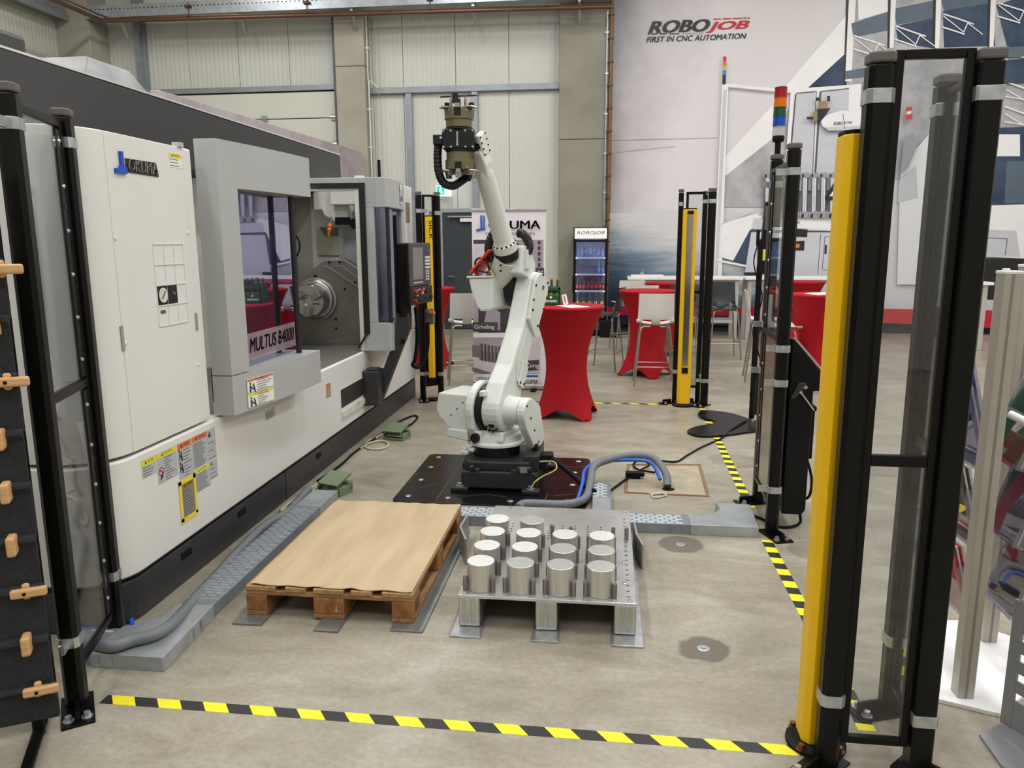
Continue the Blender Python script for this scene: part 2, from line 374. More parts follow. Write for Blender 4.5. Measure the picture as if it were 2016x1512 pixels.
# lit escape sign
t = thing('exit_sign', (-3.17, 15, 2.55), 'lit green and white emergency exit sign above the dark door', 'sign')
MB().box(-3.31, -3.03, 15.0, 15.12, 2.59, 2.79).build('housing', M('sign_white', (235, 250, 245), .4, emit=.8), t, bevel=.008)
MB().box(-3.3, -3.15, 14.994, 15.0, 2.62, 2.775).build('sign_field', M('sign_green', (20, 190, 165), .4, emit=.7), t)
mb = MB().cyl((-3.22, 14.992, 2.745), (-3.22, 14.994, 2.745), .014, 10)
mb.poly([(-3.245, 14.993, 2.73), (-3.205, 14.993, 2.725), (-3.2, 14.993, 2.68), (-3.18, 14.993, 2.64), (-3.2, 14.993, 2.635), (-3.22, 14.993, 2.665), (-3.25, 14.993, 2.635), (-3.27, 14.993, 2.645), (-3.24, 14.993, 2.68)])
mb.build('pictogram', M('sign_pictogram', (235, 255, 250), .4, emit=.9), t)
MB().tube([(-3.05, 15.1, 2.59), (-3.05, 15.15, 2.4)], .01, 6).build('cable', WPLAST, t)

for (x, y, lab) in ((.44, 3.13, 'zinc floor anchor in the damp mark nearest the viewer'), (.449, 4.297, 'zinc floor anchor in the damp mark beside the cable duct')):
    t = thing('floor_anchor', (x, y, 0), lab, 'floor anchor', 'floor anchors in the damp marks')
    MB().rev((x, y, 0), (0, 0, 1), [(0, .028), (.003, .027), (.004, .018)], 16).build('washer', GALV, t); MB().cyl((x, y, .003), (x, y, .009), .012, 6).build('nut', ZINC, t)
# ================================================================== the big wall print
BY = 15.02
wb2 = thing('wall_banner', (4, BY, .3), 'huge printed banner of a robot cell covering the back wall on the right', 'banner')
def print_mat(name, lo, hi, scale=1.0, st=(1, 1, 1), pos=(.35, .65)):
    mt = M(name, lo, .55, c2=hi, scale=scale, stretch=st, spec=.35)
    e = [n for n in mt.node_tree.nodes if n.type == 'VALTORGB'][0].color_ramp.elements; e[0].position, e[1].position = pos
    nz = [n for n in mt.node_tree.nodes if n.type == 'TEX_NOISE'][0]; nz.inputs['Detail'].default_value = 9; nz.inputs['Roughness'].default_value = .68
    return mt
def wave(x, z):   # the cloth hangs in shallow waves
    return .01 * sin(x * 5.1 + .6 * sin(z * 2)) * (.4 + .1 * z) + .01 * sin(x * 2.3 + z * 1.1)
PM = [print_mat('print_concrete', (196, 188, 190), (226, 220, 220), .55),
      print_mat('print_concrete_dark', (140, 142, 148), (200, 196, 197), 1.1),
      print_mat('print_floor_pale', (160, 168, 176), (214, 214, 214), 1.2, (.4, 1, 4)),
      print_mat('print_floor_mid', (84, 106, 126), (150, 164, 176), 1.2, (.4, 1, 5)),
      print_mat('print_floor_navy', (34, 58, 84), (92, 112, 132), 1.2, (.4, 1, 5)),
      print_mat('print_beam', (232, 230, 230), (242, 240, 240), .8),
      print_mat('print_navy', (30, 46, 74), (70, 86, 108), 1.0),
      M('print_white', (232, 231, 232), .5, var=.02), M('print_lightgrey', (196, 197, 203), .5, var=.04),
      M('print_midgrey', (150, 152, 160), .5, var=.05), M('print_darkgrey', (74, 78, 88), .5, var=.08),
      M('print_black', (24, 24, 28), .5), M('print_red', (196, 24, 44), .5), M('print_gold', (150, 130, 90), .5, var=.1),
      M('print_slate', (84, 98, 112), .5, var=.15, scale=2), M('print_orange', (200, 120, 60), .5),
      M('print_green', (40, 140, 90), .5), M('print_blue', (40, 120, 190), .5), M('print_yellow', (200, 180, 40), .5)]
def tone(mt, stops, ax, az, a0, k):
    """the print's own colour change across the picture, broken up by its brush pattern"""
    nt = mt.node_tree; L = nt.links.new; N = nt.nodes.new; b = nt.nodes['Principled BSDF']
    g = N('ShaderNodeNewGeometry'); d = N('ShaderNodeVectorMath'); d.operation = 'DOT_PRODUCT'; d.inputs[1].default_value = (ax, 0, az); L(g.outputs['Position'], d.inputs[0])
    nz = [n for n in nt.nodes if n.type == 'TEX_NOISE'][0]
    m = N('ShaderNodeMath'); m.operation = 'MULTIPLY_ADD'; m.inputs[1].default_value = k; L(nz.outputs['Fac'], m.inputs[0]); L(d.outputs['Value'], m.inputs[2])
    s = N('ShaderNodeMath'); s.operation = 'ADD'; s.inputs[1].default_value = a0; L(m.outputs[0], s.inputs[0])
    r = N('ShaderNodeValToRGB'); e = r.color_ramp.elements; e[0].position, e[0].color = stops[0][0], rgb(stops[0][1]); e[1].position, e[1].color = stops[-1][0], rgb(stops[-1][1])
    for p, c in stops[1:-1]: q = e.new(p); q.color = rgb(c)
    L(s.outputs[0], r.inputs[0]); L(r.outputs[0], b.inputs['Base Color'])
tone(PM[2], [(0, (28, 50, 76)), (.35, (62, 84, 108)), (.6, (120, 138, 154)), (.8, (176, 182, 188)), (1, (208, 206, 206))], .22, .62, -.85, .9)
tone(PM[0], [(0, (84, 90, 104)), (.3, (150, 149, 154)), (.6, (190, 185, 188)), (1, (216, 212, 214))], .42, -.1, .3, 1.0)
NM = {n: i for i, n in enumerate('conc concd fpale fmid fnavy beam navy white lgrey mgrey dgrey black red gold slate orange green blue yellow'.split())}
# cloth
mb = MB(); nx, nzz = 126, 40; X0, X1, Z0, Z1 = .03, 12.6, .3, 7.4
vs = []; fs = []
for j in range(nzz + 1):
    for i in range(nx + 1):
        x = X0 + (X1 - X0) * i / nx; z = Z0 + (Z1 - Z0) * j / nzz
        vs.append((x, BY + .06 + wave(x, z), z))
for j in range(nzz):
    for i in range(nx): k = j * (nx + 1) + i; fs.append((k, k + 1, k + nx + 2, k + nx + 1))
mb.add(vs, fs).build('cloth', PM[0], wb2, smooth=True, fix=False)
# printed shapes, each fitted to the cloth and a hair in front of it
lay = [0]; PR = MB()
def clipgrid(poly, step=.1):
    """triangulate a polygon finely enough to follow the cloth"""
    bm = bmesh.new(); vs = [bm.verts.new((p[0], p[1], 0)) for p in poly]; bm.faces.new(vs)
    x0 = min(p[0] for p in poly); x1 = max(p[0] for p in poly)
    k = math.floor(x0 / step) + 1
    while k * step < x1:
        bmesh.ops.bisect_plane(bm, geom=bm.verts[:] + bm.edges[:] + bm.faces[:], plane_co=(k * step, 0, 0), plane_no=(1, 0, 0)); k += 1
    y0 = min(p[1] for p in poly); y1 = max(p[1] for p in poly); k = math.floor(y0 / .3) + 1
    while k * .3 < y1:
        bmesh.ops.bisect_plane(bm, geom=bm.verts[:] + bm.edges[:] + bm.faces[:], plane_co=(0, k * .3, 0), plane_no=(0, 1, 0)); k += 1
    bmesh.ops.triangulate(bm, faces=bm.faces[:])
    bm.verts.ensure_lookup_table(); out = ([v.co.copy() for v in bm.verts], [[v.index for v in f.verts] for f in bm.faces]); bm.free(); return out
def shp(col, *pts, target=None):
    """a printed shape given by its corners in the picture"""
    q = [px(x, y, Y=BY + .05) for x, y in pts]; lay[0] += 1
    v, f = clipgrid([(p.x, p.z) for p in q])
    off = .008 + lay[0] * .0007
    PR.cur = NM[col]; PR.add([(p.x, BY + .06 + wave(p.x, p.y) - off, p.y) for p in v], f)
def line(col, x0, y0, x1, y1, w=3):
    dx, dy = x1 - x0, y1 - y0; n = math.hypot(dx, dy); a, b = -dy / n * w / 2, dx / n * w / 2
    shp(col, (x0 + a, y0 + b), (x1 + a, y1 + b), (x1 - a, y1 - b), (x0 - a, y0 - b))
def rect(col, x0, y0, x1, y1): shp(col, (x0, y0), (x1, y0), (x1, y1), (x0, y1))
# concrete wall tones and the floor of the picture
shp('fpale', (1199, 420), (1300, 416), (1425, 410), (1500, 430), (1520, 640), (1196, 640))
# light bars on the picture's wall
line('mgrey', 1203, 276, 1300, 274, 1); line('mgrey', 1300, 274, 1412, 271, .8); line('mgrey', 1212, 300, 1330, 288, .7)
shp('beam', (1548, 168), (1668, 28), (1668, 104), (1572, 192), (1545, 182))
shp('beam', (1424, 312), (1522, 206), (1522, 272), (1430, 345), (1415, 345))
shp('concd', (1424, 350), (1522, 272), (1562, 196), (1556, 376), (1500, 408), (1420, 408))
shp('navy', (1572, 190), (1668, 102), (1664, 168), (1600, 176))
# hall picture to the right
shp('black', (1668, -60), (1674, -60), (1667, 168), (1661, 168))
shp('concd', (1674, -60), (2080, -60), (2080, 420), (1668, 330))
shp('beam', (1688, -60), (1760, -60), (1750, 22), (1690, 40))
shp('beam', (1674, -60), (1688, -60), (1676, 160), (1664, 160))
shp('slate', (1676, 46), (1748, 24), (1750, 60), (1680, 74))
shp('slate', (1758, 18), (1842, 0), (1842, 34), (1764, 50))
shp('slate', (1852, 0), (1945, -40), (1945, 30), (1858, 20))
shp('navy', (1762, 52), (1842, 34), (1842, 96), (1768, 84))
shp('navy', (1856, 22), (1950, 6), (1960, 90), (1858, 94))
shp('navy', (1962, 10), (2080, -30), (2080, 120), (1985, 100))
shp('slate', (1664, 140), (1714, 132), (1714, 150), (1664, 156))
for x in (1752, 1842, 1950): shp('black', (x - 4, -60), (x + 2, -60), (x - 2, 95), (x - 6, 95)); shp('beam', (x + 2, -60), (x + 14, -60), (x + 6, 95), (x - 2, 95))
for (x, y) in ((1680, 70), (1762, 52), (1856, 28), (1965, 6)):
    line('white', x, y, x + 60, y + 20); line('white', x - 2, y + 26, x + 42, y + 40); line('white', x, y + 4, x + 40, y + 36, 2); line('white', x + 40, y + 36, x + 48, y + 18, 2); line('white', x + 48, y + 18, x + 78, y + 40, 2)
for (x, y) in ((1975, 100), (1975, 160), (1976, 210)): line('white', x, y, x + 50, y + 18); line('white', x, y + 14, x + 50, y + 44, 2); line('white', x, y + 30, x + 60, y + 40, 2)
shp('slate', (1965, 95), (2080, 88), (2080, 108), (1965, 115)); shp('navy', (1966, 120), (2080, 112), (2080, 160), (1966, 165))
# big white device at the right, navy booth and counter
shp('white', (1772, 330), (1832, 258), (1850, 256), (1850, 560), (1765, 560))
shp('lgrey', (1770, 352), (1802, 325), (1806, 390), (1766, 400))
shp('navy', (1965, 252), (2080, 248), (2080, 405), (1948, 402)); rect('white', 1960, 265, 2006, 308); shp('slate', (1980, 318), (2080, 316), (2080, 400), (1975, 400))
shp('white', (1945, 405), (2080, 400), (2080, 512), (1935, 505)); shp('lgrey', (1940, 452), (1998, 454), (2006, 506), (1936, 504)); line('dgrey', 1938, 468, 1980, 470, 1.5); line('dgrey', 1980, 470, 1976, 502, 1.5)
shp('black', (1850, 506), (2080, 512), (2080, 590), (1850, 588)); shp('lgrey', (1850, 588), (2080, 592), (2080, 612), (1850, 610))
# machine cabinet doors
shp('white', (1556, 176), (1694, 166), (1692, 372), (1540, 378)); shp('lgrey', (1566, 184), (1604, 180), (1598, 352), (1552, 356)); shp('lgrey', (1614, 180), (1670, 174), (1668, 345), (1604, 350))
line('dgrey', 1565, 186, 1550, 356, 3); line('dgrey', 1614, 182, 1603, 348, 4); line('dgrey', 1606, 180, 1598, 350, 1.5); line('dgrey', 1566, 185, 1604, 181, 2); line('dgrey', 1614, 181, 1670, 175, 2)
# guard post with signal lamp, low wall
shp('white', (1421, 166), (1433, 166), (1420, 548), (1404, 548)); shp('lgrey', (1423, 178), (1430, 178), (1412, 548), (1406, 548))
shp('white', (1430, 166), (1556, 178), (1556, 184), (1430, 172))
for k, c in enumerate(('red', 'orange', 'yellow', 'blue', 'black', 'black')): rect(c, 1422.5 - k * .3, 113 + k * 9, 1429 - k * .3, 122.5 + k * 9)
shp('white', (1420, 440), (1492, 420), (1480, 470), (1472, 522), (1415, 505)); line('lgrey', 1418, 442, 1490, 412, 2)
shp('navy', (1476, 452), (1484, 452), (1474, 522), (1442, 514)); line('white', 1410, 512, 1470, 524, 4)
# loading table
shp('white', (1483, 425), (1700, 412), (1700, 456), (1478, 452)); shp('lgrey', (1483, 430), (1640, 430), (1640, 452), (1479, 450)); shp('white', (1560, 432), (1700, 426), (1700, 455), (1560, 448))
shp('dgrey', (1479, 451), (1660, 455), (1660, 459), (1478, 456))
shp('lgrey', (1478, 457), (1700, 458), (1700, 546), (1464, 546)); line('dgrey', 1614, 460, 1608, 540, 1.2); line('dgrey', 1622, 466, 1617, 530, 1.2); line('dgrey', 1622, 466, 1646, 466, 1); line('dgrey', 1617, 531, 1642, 533, 1)
shp('black', (1622, 482), (1626, 482), (1625, 500), (1621, 500)); rect('black', 1464, 536, 1486, 546)
shp('black', (1560, 450), (1588, 452), (1587, 467), (1558, 466)); shp('black', (1560, 475), (1582, 474), (1581, 493), (1558, 493)); rect('orange', 1563, 480, 1572, 488)
line('red', 1560, 428, 1652, 418, 2)
# row of bright bars on the table
for k in range(9):
    x = 1500 + k * 18
    shp('dgrey', (x + 4, 348), (x + 18, 346), (x + 15, 426), (x + 2, 428)); shp('lgrey', (x + 6, 352), (x + 12, 351), (x + 9, 420), (x + 5, 421)); shp('white', (x + 12, 352), (x + 14, 352), (x + 12, 420), (x + 10, 420))
    shp('mgrey', (x + 2, 342), (x + 18, 340), (x + 18, 350), (x + 3, 352)); shp('black', (x + 4, 344), (x + 8, 344), (x + 8, 350), (x + 4, 350)); shp('mgrey', (x, 418), (x + 17, 416), (x + 15, 430), (x - 2, 430)); shp('black', (x + 3, 422), (x + 8, 421), (x + 7, 429), (x + 2, 429))
shp('black', (1620, 390), (1640, 358), (1700, 354), (1700, 394), (1624, 395)); shp('white', (1629, 387), (1645, 365), (1700, 362), (1700, 386))
# printed robot arm
shp('white', (1626, 228), (1650, 220), (1715, 220), (1715, 256), (1628, 258), (1616, 250), (1612, 238)); shp('lgrey', (1620, 252), (1715, 248), (1715, 256), (1628, 259)); line('dgrey', 1656, 226, 1660, 256, 1.2)
shp('gold', (1606, 204), (1622, 200), (1628, 206), (1624, 216), (1608, 216)); shp('black', (1604, 218), (1632, 214), (1624, 226), (1612, 242), (1604, 236)); shp('gold', (1596, 222), (1606, 220), (1606, 238), (1598, 242)); rect('black', 1603, 194, 1609, 201); rect('black', 1625, 191, 1631, 202); rect('black', 1585, 232, 1598, 237)
shp('mgrey', (1775, 275), (1792, 262), (1800, 290), (1784, 330), (1768, 345)); shp('red', (1778, 214), (1790, 212), (1791, 236), (1779, 238)); shp('white', (1780, 222), (1789, 220), (1789, 226), (1780, 228))
# red foot stripe
shp('red', (1196, 603), (1440, 603), (1760, 607), (2080, 612), (2080, 650), (1850, 640), (1440, 620), (1196, 619))
PR.build('printed_picture', PM, wb2, fix=False)
LT = MB()
def word(txt, x0, y0, x1, y1, mat, shear=.25, offset=.0, sp=1):
    """printed word between its lower left and upper right in the picture"""
    a = px(x0, y0, Y=BY); b = px(x1, y1, Y=BY); c = px(x1, y0, Y=BY)
    me = text_fit(txt, b.x - a.x, b.z - c.z, shear, offset, sp)
    w_ = MB().mesh(me, frame_y((a.x, BY, a.z)))
    w_.v = [Vector((v.x, BY + .06 + wave(v.x, v.z) - (.14 if y0 > 200 else .016), v.z)) for v in w_.v]
    w_.build('printed_word', [PM[NM['black']], PM[NM['red']]][mat], wb2, fix=False)
word('ROBO', 1278, 64, 1397, 40, 0, .3, .1); word('JOB', 1392, 63, 1475, 42, 1, .3, .09)
word('FIRST IN CNC AUTOMATION', 1273, 82, 1470, 71, 0, .25, .03)
for (x0, x1, y, mt) in ((1276, 1280, 66, 0), (1283, 1295, 66, 0), (1299, 1313, 66, 0), (1317, 1338, 66, 0), (1343, 1386, 65, 0)):
    a = px(x0, y, Y=BY); b = px(x1, y - 2.2, Y=BY); LT.cur = mt; LT.box(a.x, b.x, BY + .06 + wave(a.x, a.z) - .016, BY + .06 + wave(a.x, a.z) - .015, a.z, b.z)
for (x0, x1, y) in ((1405, 1420, 37), (1424, 1440, 36.6), (1443, 1462, 36), (1464, 1470, 35.6), (1472, 1477, 35.4)):
    a = px(x0, y, Y=BY); b = px(x1, y - 2.2, Y=BY); LT.cur = 1; LT.box(a.x, b.x, BY + .06 + wave(a.x, a.z) - .016, BY + .06 + wave(a.x, a.z) - .015, a.z, b.z)
word('ROBO', 1639, 247, 1657, 241, 0, .3, .02); word('JOB', 1657, 246, 1675, 240, 1, .3, .02); word('JOB', 1560, 443, 1572, 435, 1, .3, .02)
LT.build('logo_dashes', [PM[NM['black']], PM[NM['red']]], wb2, fix=False)
# upper hem
MB().cyl((X0, BY + .06, 7.42), (X1, BY + .06, 7.42), .03, 8).build('hem_rod', GALV, wb2)
# ================================================================== the machining centre
def glass(name, tint, refl, rough=.02, sheen=(1, 1, 1)):
    """thin pane: sees through with a tint, mirrors by angle"""
    mt = bpy.data.materials.new(name); mt.use_nodes = True; nt = mt.node_tree; L = nt.links.new; MATS[name] = mt
    nt.nodes.remove(nt.nodes['Principled BSDF']); out = nt.nodes['Material Output']
    tr = nt.nodes.new('ShaderNodeBsdfTransparent'); tr.inputs[0].default_value = (*tint, 1)
    gl = nt.nodes.new('ShaderNodeBsdfGlossy'); gl.inputs['Roughness'].default_value = rough; gl.inputs[0].default_value = (*sheen, 1)
    lw = nt.nodes.new('ShaderNodeLayerWeight'); lw.inputs[0].default_value = .5
    nz = nt.nodes.new('ShaderNodeTexNoise'); nz.inputs['Scale'].default_value = 2
    mr = nt.nodes.new('ShaderNodeMapRange'); mr.inputs[3].default_value = refl * .9; mr.inputs[4].default_value = min(1, refl * .9 + .45)
    pw = nt.nodes.new('ShaderNodeMath'); pw.operation = 'POWER'; pw.inputs[1].default_value = 3; L(lw.outputs['Facing'], pw.inputs[0]); L(pw.outputs[0], mr.inputs[0])
    bp = nt.nodes.new('ShaderNodeBump'); bp.inputs['Strength'].default_value = .02; L(nz.outputs['Fac'], bp.inputs['Height']); L(bp.outputs[0], gl.inputs['Normal'])
    mx = nt.nodes.new('ShaderNodeMixShader'); L(mr.outputs[0], mx.inputs[0]); L(tr.outputs[0], mx.inputs[1]); L(gl.outputs[0], mx.inputs[2]); L(mx.outputs[0], out.inputs[0])
    return mt
MG = M('machine_grey', (172, 174, 174), .45, var=.02, scale=3)
MGD = M('enclosure_charcoal', (52, 52, 53), .5, var=.03, scale=3)
PLINTH = M('plinth_charcoal', (50, 50, 52), .42, var=.05, scale=3)
INNER = M('inner_sheet', (184, 182, 172), .45, .15, var=.1, scale=3)
INNERL = M('inner_light', (214, 212, 203), .45, var=.05)
HEADST = M('headstock_steel', (126, 125, 119), .4, .5, var=.16, scale=6)
WINGLASS = glass('door_glass', (.42, .42, .55), .4, sheen=(.8, .78, 1))
mc = thing('machining_center', (-3.3, 5.6, 0), 'large white and grey mill-turn machine with open sliding door and dark plinth', 'machine')
XF = -2.13
def plan(y0, y1, xf=XF, r=.235, back=-4.6, ye=2.92):
    """floor outline; the left end is rounded"""
    pts = [(back, y1), (xf, y1)]
    if y0 <= ye + .01:
        for k in range(9):
            a = pi / 2 * k / 8; pts.append((xf - r + r * cos(a), ye + r - r * sin(a)))
        pts.append((back, ye))
    else: pts += [(xf, y0), (back, y0)]
    return pts
MB().prism(plan(2.92, 4.785, XF - .012), 0, .2).build('plinth_panel', PLINTH, mc, bevel=.006)
MB().prism(plan(4.795, 8.4, XF - .012), 0, .2).build('plinth_panel', PLINTH, mc, bevel=.006)
for y in (3.53, 4.15, 5.4): MB().box(XF - .013, XF - .008, y - .05, y + .05, .125, .165).build('plinth_slot', BLACKM, mc, bevel=.012)
MB().prism(plan(2.92, 8.4, XF - .02), .2, .22).build('shadow_gap', BLACKM, mc)
MB().prism(plan(2.92, 8.4), .22, .775).build('lower_body', WHITE, mc, bevel=.012, smooth=True)
# left cabinet: rounded end, door, edge strip
cab = [(-2.55, 3.16), (XF, 3.16)] + [(XF - .235 + .235 * cos(pi / 2 * k / 8), 2.92 + .235 - .235 * sin(pi / 2 * k / 8)) for k in range(9)] + [(-4.6, 2.92), (-4.6, 3.16)]
MB().prism([(-4.6, 3.16), (XF, 3.16)] + cab[2:11] + [(-4.6, 2.92)], .79, 2.2).build('cabinet_end', WHITE, mc, bevel=.014, smooth=True)
cdoor = MB().box(-2.7, XF, 3.162, 3.785, .79, 2.2).build('cabinet_door', WHITE, mc, bevel=.003)
MB().box(-4.6, XF, 3.787, 3.86, .79, 2.2).build('cabinet_strip', WHITE, mc, bevel=.01)
MB().box(-4.6, -2.7, 3.16, 3.86, .79, 2.19).build('cabinet_core', WHITE, mc)
mb = MB()
for k in range(4):
    y = 3.45 + .087 * k
    mb.box(XF, XF + .003, y - .002, y + .002, 1.335, 1.725)
for k in range(5):
    z = 1.335 + .0975 * k
    mb.box(XF, XF + .004, 3.45, 3.711, z - .003, z + .003)
mb.build('vent_grid', WHITE, cdoor)
for k in range(2):
    y = 3.455 + .087 * k
    MB().box(XF, XF + .005, y, y + .078, 1.437, 1.525).build('gauge_window', M('gauge_black', (12, 12, 13), .3), cdoor)
MB().cyl((XF + .005, 3.495, 1.482), (XF + .008, 3.495, 1.482), .036, 20).build('gauge_dial', M('dial_white', (210, 210, 205), .3), cdoor)
MB().bar((XF + .0095, 3.48, 1.465), (XF + .0095, 3.51, 1.5), .004, .002, up=(1, 0, 0)).build('gauge_needle', BLACKM, cdoor)
MB().cyl((XF + .005, 3.585, 1.485), (XF + .012, 3.585, 1.485), .008, 10).build('gauge_knob', STEEL, cdoor)
MB().box(XF, XF + .003, 3.47, 3.51, 1.395, 1.41).build('small_plate', GREYCAP, cdoor)
for (y, z) in ((3.175, 1.75), (3.77, 1.78), (3.175, 1.29), (3.77, 1.1)): MB().rev((XF, y, z), (1, 0, 0), [(0, .011), (.004, .009), (.006, .003)], 10).build('screw', WPLAST, cdoor)
for (y0, z0, z1) in ((3.145, 1.26, 1.37), (3.775, 1.28, 1.37)):
    MB().box(XF, XF + .004, y0, y0 + .02, z0, z1).build('latch', M('latch_shadow', (150, 147, 140), .5), cdoor)
# raised maker's badge
MB().prism([(3.295, 2.06), (3.295, 2.1), (3.53, 2.102), (3.548, 2.038), (3.31, 2.04)], XF, XF + .003, 'x').build('badge_shadow', M('badge_black', (34, 32, 32), .4), cdoor)
me = text_fit('OKUMA', .225, .052, .1, .02, 1, .002)
MB().mesh(me, Matrix.Translation((.008, 0, 0)) @ frame_x((XF, 3.312, 2.046))).build('badge_letters', M('badge_silver', (196, 194, 188), .4, .1), cdoor, fix=False)
mb = MB().box(XF, XF + .012, 3.252, 3.272, 2.065, 2.125).prism([(3.212, 2.03), (3.29, 2.03), (3.29, 2.058), (3.277, 2.066), (3.25, 2.066), (3.235, 2.05), (3.212, 2.05)], XF, XF + .012, 'x')
mb.build('badge_emblem', M('badge_blue', (30, 80, 190), .35), cdoor)

# labels: flat print with heading bar, text lines, frame
SGREY = M('label_grey', (176, 180, 184), .5, var=.03); SYEL = M('label_yellow', (225, 215, 40), .5); SORG = M('label_orange', (214, 116, 60), .5); SWHT = M('label_white', (232, 232, 228), .5); SINK = M('label_ink', (60, 62, 66), .6)
def label_plate(parent, y0, y1, z0, z1, head, name='warning_label', x=XF, rows=8, txt=None, body=SGREY, pict=0, cols=1, bend=None):
    p = MB().box(x, x + .0015, y0, y1, z0, z1); h = (z1 - z0)
    if bend: p.v = [Vector((v.x - x + bend(v.y), v.y, v.z)) for v in p.v]
    o = p.build(name, body, parent)
    hh = min(.16 * h, .035) if rows > 4 else .3 * h
    mb = MB(); mb.cur = 0; mb.box(x + .0015, x + .002, y0 + .003, y1 - .003, z1 - hh - .003, z1 - .003)
    mb.cur = 1; w = y1 - y0
    yc = y0 + w * .28; mb.poly([(x + .0023, yc - hh * .35, z1 - hh * .85), (x + .0023, yc + hh * .35, z1 - hh * .85), (x + .0023, yc, z1 - hh * .15)])
    if txt:
        me = text_fit(txt, w * .42, hh * .55, 0, .01); mb.mesh(me, frame_x((x + .0023, yc + hh * .55, z1 - hh * .8)))
    zt = z1 - hh * 1.5; yl = y0 + w * (.36 if pict else .06)
    for k in range(rows):
        z = zt - (zt - z0 - .008) * k / max(1, rows - 1); L_ = random.uniform(.6, .92)
        mb.box(x + .0015, x + .0018, yl, y0 + w * L_, z - .0016, z + .0016)
    if pict == 1:     # barred circle
        c = (y0 + w * .18, (z0 + zt) / 2); mb.cur = 2
        for k in range(20):
            a, b = 2 * pi * k / 20, 2 * pi * (k + 1) / 20; r0, r1 = w * .10, w * .13
            mb.poly([(x + .002, c[0] + r0 * cos(a), c[1] + r0 * sin(a)), (x + .002, c[0] + r1 * cos(a), c[1] + r1 * sin(a)), (x + .002, c[0] + r1 * cos(b), c[1] + r1 * sin(b)), (x + .002, c[0] + r0 * cos(b), c[1] + r0 * sin(b))])
        mb.bar((x + .002, c[0] - w * .09, c[1] + w * .07), (x + .002, c[0] + w * .09, c[1] - w * .07), .008, .0006, up=(1, 0, 0))
        mb.cur = 1; mb.poly([(x + .002, c[0] - .01, z0 + .012), (x + .002, c[0] + .012, z0 + .03), (x + .002, c[0] + .004, z0 + .05), (x + .002, c[0] - .012, z0 + .03)])
    if pict == 2:     # figure by a machine
        for zc in (z0 + h * .28, z0 + h * .62):
            if zc > zt - .02: continue
            mb.box(x + .0015, x + .0019, y0 + w * .08, y0 + w * .14, zc - .02, zc + .02); mb.cyl((x + .0015, y0 + w * .11, zc + .03), (x + .0019, y0 + w * .11, zc + .03), .008, 8); mb.bar((x + .0018, y0 + w * .12, zc + .01), (x + .0018, y0 + w * .26, zc - .012), .008, .0006, up=(1, 0, 0)); mb.bar((x + .0018, y0 + w * .22, zc + .025), (x + .0018, y0 + w * .28, zc - .025), .012, .0006, up=(1, 0, 0))
    if bend: mb.v = [Vector((v.x - x + bend(v.y), v.y, v.z)) for v in mb.v]
    mb.build('label_print', [head, SINK, M('label_red', (170, 40, 50), .5)], o, fix=False)
    return o
label_plate(cdoor, 3.648, 3.768, 2.095, 2.165, SYEL, x=XF, rows=3, txt='CAUTION', body=SWHT)
lb = [o for o in mc.children if o.name.startswith('lower_body')][0]
label_plate(lb, 3.205, 3.318, .648, .735, SYEL, rows=4, txt='CAUTION')
label_plate(lb, 3.325, 3.50, .582, .735, SYEL, rows=9, txt='CAUTION', pict=1)
label_plate(lb, 3.508, 3.64, .548, .735, SORG, rows=9, txt='WARNING', pict=2)
label_plate(lb, 3.645, 3.80, .56, .735, SORG, rows=14, txt='WARNING')
label_plate(lb, 3.645, 3.80, .43, .555, SYEL, rows=9, txt='CAUTION')
label_plate(lb, 3.80, 3.885, .565, .735, SGREY, rows=3); label_plate(lb, 3.80, 3.885, .455, .56, SGREY, rows=3)
yl = label_plate(lb, 3.51, 3.635, .34, .525, M('label_brown', (150, 120, 40), .5), rows=9, body=M('label_grey_dark', (130, 130, 124), .5), txt='WARNING')
TAPEY = M('yellow_tape', (232, 212, 70), .45, var=.08, scale=30)
MB().box(XF + .0022, XF + .003, 3.49, 3.515, .325, .54).box(XF + .0022, XF + .003, 3.63, 3.652, .33, .545).box(XF + .0022, XF + .003, 3.49, 3.652, .52, .545).box(XF + .0022, XF + .003, 3.485, 3.65, .318, .345).build('tape_frame', TAPEY, yl)
label_plate(lb, 4.52, 4.66, .62, .68, SGREY, rows=3)
label_plate(lb, 5.585, 5.69, .545, .655, SORG, rows=6, body=M('label_tan', (190, 160, 140), .5))
# chip-drawer recess in the lower body
MB().box(XF - .0, XF + .004, 5.88, 6.75, .3, .56).build('drawer_frame', WHITE, mc, bevel=.004)
MB().box(XF + .004, XF + .006, 5.9, 6.75, .4, .55).build('drawer_recess', M('recess_dark', (40, 38, 36), .6), mc)
MB().box(XF + .004, XF + .02, 5.9, 6.75, .32, .37).cyl((XF + .02, 6.28, .375), (XF + .035, 6.28, .375), .012, 8).build('drawer_rail', INNERL, mc)
